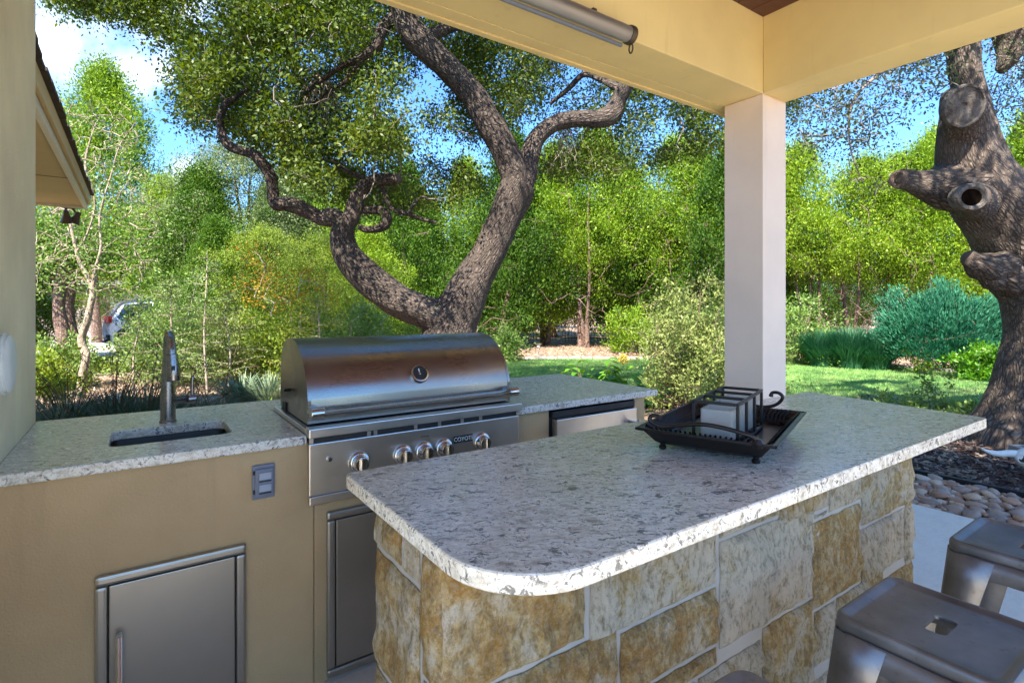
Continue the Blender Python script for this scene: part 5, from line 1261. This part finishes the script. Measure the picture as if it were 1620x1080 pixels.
spiky('rosemary', 1300, 12.6, 1.1, .95, 2600, M['sagegreen'], 'upright blue green rosemary clump next to the column', 3, .03, arch=.35)
spiky('rosemary', 1345, 12.3, 1.3, 1.05, 3200, M['sagegreen'], 'tallest upright rosemary clump in the middle of the bed behind the lawn', 4, .03, arch=.35)
spiky('rosemary', 1385, 12.0, 1.0, .85, 2400, M['sagegreen'], 'upright rosemary clump nearest the clipped round shrub', 5, .03, arch=.35)
bush('leafy_shrub', 1556, 10.3, 1.0, .68, 4200, .07, M['bigleaf'], 'bright lime green leafy shrub at the foot of the big oak trunk', seed=3, clump=.13)
bush('small_shrub', 1459, 11.2, .5, .62, 900, .05, M['yellowbush'], 'thin upright yellow green sprig in front of the clipped shrub', style='loose', seed=4, clump=.08, stem_mat=M['paletwig'])
bush('leafy_shrub', 1262, 13.4, 1.8, 1.6, 9000, .07, M['lightbush'], 'loose light green shrub behind the rosemary right of the column', style='loose', seed=5, clump=.2)
bush('abelia_shrub', 1088, 7.45, 1.15, 1.80, 17000, .045, M['abelia'], 'tall pale green shrub with reddish stems left of the column', style='loose', seed=6, clump=.13, stems=60, stem_mat=M['redbark'], z0=.1)
bush('abelia_shrub', 1172, 8.4, 1.1, 1.5, 9000, .045, M['abelia'], 'pale green shrub directly behind the column', style='loose', seed=7, clump=.13, stems=30, stem_mat=M['redbark'], z0=.1)
for i, (px, t, w_, h_) in enumerate([(1440, 6.7, .5, .42), (1478, 6.5, .5, .62), (1530, 6.3, .6, .45), (1404, 6.9, .45, .30)]):
    bush('low_plant', px, t, w_, h_, 650, .055, M['lightbush'], ['low light green sprig behind the bar end, second from left', 'tallest light green sprig in front of the big oak', 'low light green plant touching the big oak trunk', 'lowest light green sprig behind the bar end'][i], 'plant', seed=8+i, clump=.09, stems=8, style='loose')
# hydrangea with big leaves
def bigleaf_plant(px, t, label, n=90, wd=.55, ht=.8, seed=0):
    rg = np.random.default_rng(seed); o = empty('hydrangea', tuple(W(px, t, GZ)), label=label, cat='plant'); V = []; F = []; tb = Tubes()
    for i in range(n):
        a = rg.uniform(0, 6.28); u = rg.uniform(.2, 1)**.5; z = ht*(.45+.55*rg.uniform()**.6)*(1-.35*u*u); c = Vector((wd/2*u*math.cos(a), wd/2*u*math.sin(a), z))
        s_ = rg.uniform(.09, .16); d = Vector((math.cos(a+rg.normal(0, .5)), math.sin(a+rg.normal(0, .5)), rg.normal(-.15, .35))).normalized(); sd_ = d.cross(Vector((0, 0, 1))).normalized(); up = sd_.cross(d)
        b = len(V)
        row = [(0, 0, 0), (.3, .30, .05), (.65, .27, .02), (1, 0, -.10)]
        for f, w_, dz in row:
            V.append(c+d*s_*f+up*s_*dz*1.0); V.append(c+d*s_*f+sd_*s_*w_+up*s_*(dz+.10*(w_ > 0))); V.append(c+d*s_*f-sd_*s_*w_+up*s_*(dz+.10*(w_ > 0)))
        for k in range(3):
            F.append((b+3*k, b+3*k+1, b+3*k+4, b+3*k+3)); F.append((b+3*k+2, b+3*k, b+3*k+3, b+3*k+5))
        if i % 5 == 0: tb.add(catmull([(0, 0, 0), (c.x*.4, c.y*.4, c.z*.5), tuple(c)], 3), .005, 4, cap=False)
    me = bpy.data.meshes.new('leaves'); me.from_pydata([tuple(v) for v in V], [], F); me.update(); link('leaves', me, o, M['bigleaf']); link('stems', tb.mesh('stems', M['redbark']), o)
    return o
bigleaf_plant(938, 5.6, 'bright green broad leaved hydrangea behind the right granite counter', 150, .62, .95, 4)
hy2 = bigleaf_plant(982, 5.7, 'lower broad leaved plant with a dry yellow flower head behind the counter corner', 80, .50, .80, 5)
FC = RNG.normal(0, .03, (260, 3))*np.array([1, 1, .8])+np.array([.03, .0, .87]); link('flower_head', leaves('flower_head', FC, unit(260), .022, .016, M['flower']), hy2)
# left side plants
rg = np.random.default_rng(77)
cm = empty('crape_myrtle', tuple(G(127, 629, GZ)), label='small tree with smooth pale crooked trunk and sparse twiggy crown at left', cat='tree'); CI = Matrix.Translation(-G(127, 629, GZ)); TD = 8.5
tb = Tubes(); cs = []
cs.append(limb(tb, [(127, 634, 9, TD), (129, 610, 8, TD), (132, 585, 7.5, TD), (136, 562, 7, TD), (130, 545, 7, TD), (130, 530, 7, TD), (138, 508, 6.5, TD), (143, 485, 6, TD), (147, 462, 5.5, TD), (140, 440, 4, TD), (126, 415, 3.4, TD), (118, 385, 2.8, TD), (108, 340, 2.2, TD), (95, 280, 1.8, TD), (92, 220, 1.2, TD)], 14, 6, .08, 31))
cs.append(limb(tb, [(146, 465, 3.5, TD), (150, 430, 3, TD), (160, 390, 2.5, TD), (158, 340, 2, TD), (175, 280, 1.6, TD), (190, 230, 1.3, TD), (215, 195, 1, TD)], 10, 5, .08, 32))
cs.append(limb(tb, [(120, 400, 2.4, TD), (138, 370, 2, TD), (150, 320, 1.6, TD), (135, 260, 2, TD), (150, 200, 1.5, TD)], 8, 5, .08, 33))
cs = np.concatenate(cs); n = 420; px = rg.uniform(40, 260, n); py = rg.uniform(150, 470, n); ok = (px < np.interp(py, [150, 250, 330, 470], [200, 230, 265, 250])); px = px[ok]; py = py[ok]; t = rg.uniform(TD-1.2, TD+1.2, len(px)); r = (px-810)/856
C = np.stack([t*(SA+CA*r), t*(CA-SA*r), CH-(py-485)/856*t], -1)
grow(tb, cs[::2], C, .003, .012, 3, .35, 4, rg)
o = link('trunk', tb.mesh('trunk', M['palebark']), cm); o.matrix_parent_inverse = CI
LC, off, idx = clump_leaves(C, 15, .24, rg); o = link('crown', leaves('crown', LC, unit(len(LC), rg), .05, .026, M['lightbush'], rng=rg), cm); o.matrix_parent_inverse = CI
# twin shaggy trunks further back
for i, (px, t, h_, lb) in enumerate([(98, 11.0, 2.6, 'shaggy reddish cedar trunk left of the pale crooked trunk'), (112, 11.6, 2.8, 'shaggy cedar trunk just behind the pale crooked trunk')]):
    o = empty('cedar_tree', tuple(W(px, t, GZ)), label=lb, cat='tree'); tb = Tubes(); q = catmull([(0, 0, -.05, .14), (.03, 0, .7, .12), (-.05, .05, 1.5, .11), (.08, 0, h_, .09)], 5); tb.add(q[:, :3], q[:, 3], 12, .16, 5, i)
    
    cl = rg.normal(0, .55, (160, 3))*np.array([1, 1, .5])+np.array([0, 0, h_]); grow(tb, q[5:, :3], cl, .004, .02, 3, .3, 3, rg); link('trunk', tb.mesh('trunk', M['redbark']), o)
    LC, off, idx = clump_leaves(cl, 34, .3, rg); link('crown', leaves('crown', LC, unit(len(LC), rg), .07, .035, M['cedard'], rng=rg), o)
LB = [('leafy_shrub', 90, 9.6, 1.1, .95, 5200, .06, 'lightbush', 'light green shrub at the foot of the cedar trunks beside the pier'),
      ('leafy_shrub', 72, 7.6, .8, .75, 2600, .06, 'yellowbush', 'yellow green shrub low beside the cream pier'),
      ('leafy_shrub', 250, 11.0, 1.1, 1.6, 8000, .055, 'lightbush', 'light green feathery shrub left of the faucet, screening the parked car'),
      ('leafy_shrub', 292, 10.4, 1.4, 1.9, 10000, .055, 'lightbush', 'tall light green feathery shrub directly behind the faucet'),
      ('leafy_shrub', 345, 10.2, 1.4, 1.3, 8000, .055, 'abelia', 'pale feathery shrub between the faucet and the grill'),
      ('leafy_shrub', 400, 11.0, 1.5, 1.5, 8000, .06, 'yellowbush', 'yellow green shrub above the right hand yucca'),
      ('leafy_shrub', 470, 10.6, 1.6, 1.6, 9000, .06, 'yellowbush', 'yellow green shrub with orange tips behind the left end of the grill'),
      ('leafy_shrub', 555, 9.5, 1.6, 1.45, 9000, .06, 'lightbush', 'light green shrub under the left limb of the forked oak'),
      ('leafy_shrub', 632, 10.5, 1.5, 1.3, 7000, .06, 'yellowbush', 'yellow green shrub just left of the forked trunk'),
      ('leafy_shrub', 290, 13.0, 2.2, 1.1, 9000, .06, 'lightbush', 'spreading light green shrub at the edge of the drive'),
      ('leafy_shrub', 170, 12.2, 1.6, .22, 3500, .06, 'yellowbush', 'low ground shrub in front of the drive'),
      ('leafy_shrub', 800, 13.8, .8, .9, 3500, .07, 'lightbush', 'light green shrub at the back edge of the lawn right of the grill'),
      ('leafy_shrub', 1000, 17.2, 1.6, 1.6, 7000, .08, 'cedar', 'bright bushy evergreen at the back of the lawn under the cedars'),
      ('leafy_shrub', 1110, 12.5, 1.4, 1.3, 6000, .07, 'lightbush', 'light green shrub behind the tall pale abelia'),
      ('leafy_shrub', 735, 15.0, 1.2, 1.5, 5200, .08, 'cedard', 'dark evergreen shrub right of the forked trunk')]
for i, (nm, px, t, w_, h_, n, lf, mt, lb) in enumerate(LB):
    bush(nm, px, t, w_, h_, n, lf, M[mt], lb, style='loose', seed=30+i, clump=.15*max(1, w_/1.3), stems=12, stem_mat=M['paletwig'])
for i, (px, py, t) in enumerate([(398, 398, 10.2), (410, 455, 10.0), (430, 445, 9.8), (470, 470, 9.4), (500, 450, 9.4), (290, 455, 14.0), (345, 460, 11.0), (455, 500, 9.3)]):
    pass
def sapling(px, t, h, label, mat, seed, wd=.9, leaf=.05):
    rg = np.random.default_rng(seed); o = empty('sapling', tuple(W(px, t, GZ)), label=label, cat='small tree'); tb = Tubes()
    st = catmull([(0, 0, 0), (rg.normal(0, .04), rg.normal(0, .04), h*.4), (rg.normal(0, .05), rg.normal(0, .05), h*.75), (0, 0, h)], 6); tb.add(st, np.linspace(.022, .005, len(st)), 6, cap=False); LCs = []; Ds = []
    for k in range(46):
        f = rg.uniform(.12, .98); b_ = st[int(f*(len(st)-1))]; a = rg.uniform(0, 6.28); ln_ = wd*(1.05-f)*rg.uniform(.6, 1.1)+.10
        d = np.array([math.cos(a), math.sin(a), rg.uniform(.05, .35)]); P = np.array([b_+d*ln_*u+np.array([0, 0, -.10*ln_*u*u])+rg.normal(0, .008, 3) for u in np.linspace(0, 1, 5)])
        tb.add(P, np.linspace(.007, .002, 5), 3, cap=False); m_ = int(70*ln_)+8; u = rg.uniform(.12, 1.03, m_)
        LCs.append(b_+d*ln_*u[:, None]+rg.normal(0, .028, (m_, 3))-np.array([0, 0, .1*ln_])*u[:, None]**2); Ds.append(d*.5+rg.normal(0, .6, (m_, 3)))
    link('trunk', tb.mesh('trunk', M['paletwig']), o); LC = np.concatenate(LCs); D = np.concatenate(Ds); D /= np.linalg.norm(D, axis=1, keepdims=True)
    link('crown', leaves('crown', LC, D, rg.uniform(.7, 1.3, len(LC))*leaf, leaf*.42, mat, rng=rg), o)
sapling(328, 8.9, 2.35, 'slender whorled sapling with pale stem in front of the green shrubs, right of the faucet', M['lightbush'], 501, .75)
sapling(272, 9.2, 1.95, 'slender whorled sapling with bright leaves directly above the faucet', M['lightbush'], 502, .85)
sapling(362, 9.4, 1.7, 'shorter whorled sapling nearer to the grill', M['abelia'], 503, .8)
sapling(212, 9.3, 1.5, 'small leafy sapling left of the faucet beside the parked car', M['lightbush'], 504, .6)
sapling(500, 8.9, 1.6, 'leafy sapling behind the left end of the grill hood', M['yellowbush'], 505, .8)
# orange tips as small flowering twigs on a shrub
of = empty('flowering_shrub', tuple(W(430, 9.3, GZ)), label='slender shrub carrying loose orange blossom clusters left of the grill', cat='shrub'); OFI = Matrix.Translation(-W(430, 9.3, GZ))
pts = np.array([tuple(WP(a, b, c)) for a, b, c in [(398, 398, 9.9), (412, 450, 9.6), (430, 440, 9.4), (418, 425, 9.7), (470, 468, 9.2), (500, 448, 9.2), (385, 455, 9.6), (455, 480, 9.1), (520, 470, 9.2), (480, 430, 9.4), (440, 470, 9.3), (402, 470, 9.4)]])
tb = Tubes(); grow(tb, np.array([tuple(W(430, 9.3, z)) for z in (0, .4, .8, 1.2)]), pts, .003, .012, 4, .2, 5, rg); o = link('stems', tb.mesh('stems', M['paletwig']), of); o.matrix_parent_inverse = OFI
LC, off, idx = clump_leaves(pts, 70, .26, rg); o = link('blossom', leaves('blossom', LC, unit(len(LC), rg), .05, .035, M['orange'], rng=rg), of); o.matrix_parent_inverse = OFI
# yuccas and grasses just behind the sink counter
YU = [(80, 4.7, .7, .70, 150, 'yucca', 'pale spiky yucca at the foot of the cream pier', 0),
      (108, 5.3, 1.1, .78, 420, 'yuccadark', 'dark grassy yucca with red stalks left of the pale trunk', 9),
      (182, 5.2, 1.2, .80, 560, 'yuccadark', 'dark grassy yucca with red stalks just right of the pale trunk', 12),
      (232, 5.1, 1.2, .86, 620, 'yuccadark', 'dense dark grassy yucca left of the faucet base', 8),
      (140, 4.7, 1.1, .62, 460, 'yuccadark', 'low dark grassy yucca lying along the counter back', 2),
      (300, 5.5, .9, .66, 300, 'yuccadark', 'grassy yucca with thin stalks right of the faucet', 7),
      (345, 5.6, .6, .50, 160, 'yuccadark', 'small grassy yucca close to the grill', 4)]
for i, (px, t, w_, h_, n, mt, lb, stk) in enumerate(YU):
    spiky('yucca_plant', px, t, w_, h_, n, M[mt], lb, 50+i, .014 if mt == 'yuccadark' else .028, 'plant', arch=.75, up=1.05, seg=5, stalks=stk, stalkh=1.02)
spiky('yucca_plant', 382, 8.0, .85, .55, 170, M['yucca'], 'grey green spiky yucca left of the grill, farther of two', 60, .035, 'plant', arch=.6, seg=4)
spiky('yucca_plant', 426, 7.7, .8, .60, 170, M['yucca'], 'grey green spiky yucca touching the grill hood in view', 61, .035, 'plant', arch=.6, seg=4)
bush('low_plant', 432, 6.4, .5, .22, 500, .04, M['bigleaf'], 'patch of low bright green leaves beside the left end of the grill', 'plant', seed=71, clump=.08, stems=4)
# pale rocks in the bed
for i, (px, t, s_) in enumerate([(88, 4.9, .26), (412, 7.9, .22), (185, 8.2, .25), (335, 8.0, .2)]):
    o = link('garden_rock', rms[i+2].copy(), None); o.data.materials[0] = M['edgestone']; o.location = W(px, t, GZ+.02); o.scale = (s_, s_, s_); tag(o, ['pale limestone rock by the yucca at the foot of the pier', 'pale rock between the two grey green yuccas', 'pale rock beyond the pale trunk', 'small pale rock right of the faucet'][i], 'rock')
# path light behind the lawn
lp_ = empty('path_light', tuple(W(852, 16.2, GZ)), label='small silver path light at the back edge of the lawn', cat='light')
tube('post', [(0, 0, 0), (0, 0, .22)], .016, M['chrome'], lp_, 8, 1); lathe('lens', [(.05, .22), (.055, .30), (0, .30)], M['white'], lp_, seg=14); lathe('cap', [(.10, .30), (.105, .315), (.04, .36), (0, .37)], M['chrome'], lp_, seg=14)

# ------------------------------------------------------------------ longhorn skull on the mulch
skp = G(1622, 752, -.02); skz = math.atan2(-SA, CA)
sk_ = empty('cow_skull', tuple(skp), skz, label='bleached white cow skull with curved horn lying on the dark mulch', cat='skull')
def skull():
    # rings along the face from poll (top) to nose: (along, half width, half depth, centre height)
    R = [(-.02, .05, .05, .17), (.0, .105, .075, .165), (.05, .118, .08, .155), (.10, .112, .078, .14), (.15, .085, .068, .12), (.21, .062, .056, .095), (.28, .052, .046, .070), (.35, .048, .040, .05), (.41, .052, .034, .036), (.445, .03, .02, .03)]
    seg = 24; V = []; F = []
    for l, w_, d_, z in R:
        for k in range(seg):
            a = 2*math.pi*k/seg; V.append((w_*math.cos(a), -l*.78, z+d_*math.sin(a)))
    for i in range(len(R)-1):
        for k in range(seg): F.append((i*seg+k, i*seg+(k+1) % seg, (i+1)*seg+(k+1) % seg, (i+1)*seg+k))
    F.append(tuple(range(seg))); F.append(tuple((len(R)-1)*seg+k for k in range(seg))[::-1])
    me = bpy.data.meshes.new('cranium'); me.from_pydata(V, [], [f[::-1] for f in F]); me.update(); me.polygons.foreach_set('use_smooth', [True]*len(F)); return me
link('cranium', skull(), sk_, M['bone'])
for sx in (-1, 1):
    tube('horn', [(sx*.07, .0, .185), (sx*.14, .01, .19), (sx*.22, .015, .185), (sx*.30, .02, .20), (sx*.36, .03, .235)], [.034, .030, .025, .017, .004], M['bone'], sk_, 14, 5)
    lathe('eye_rim', [(.040, -.012), (.042, 0), (.034, .008), (.026, -.004)], M['bone'], sk_, (sx*.098, -.085, .165), (sx*.8, -.35, .55), 18)
    lathe('eye_socket', [(.029, -.012), (.029, .0), (0, .002)], M['dark'], sk_, (sx*.099, -.086, .166), (sx*.8, -.35, .55), 18)
    tube('cheek_bone', [(sx*.105, -.11, .13), (sx*.098, -.15, .11), (sx*.07, -.20, .085)], [.016, .014, .01], M['bone'], sk_, 10, 4)
    lathe('nostril', [(.016, -.01), (.015, .001), (0, .002)], M['dark'], sk_, (sx*.020, -.315, .082), (0, -.45, 1), 12, (.6, 1, 1))
sk_.scale = (.95, .95, .95)
sb = tag(box('slate_block', (0, 0, 0), (.1, .1, .1), M['slate'], bev=.004), 'dark slate coloured block behind the cow skull at the right edge', 'block'); sb.scale = (2.2, 1.6, 1.3); sb.location = W(1627, 4.9, .04); sb.rotation_euler = (0, 0, skz)
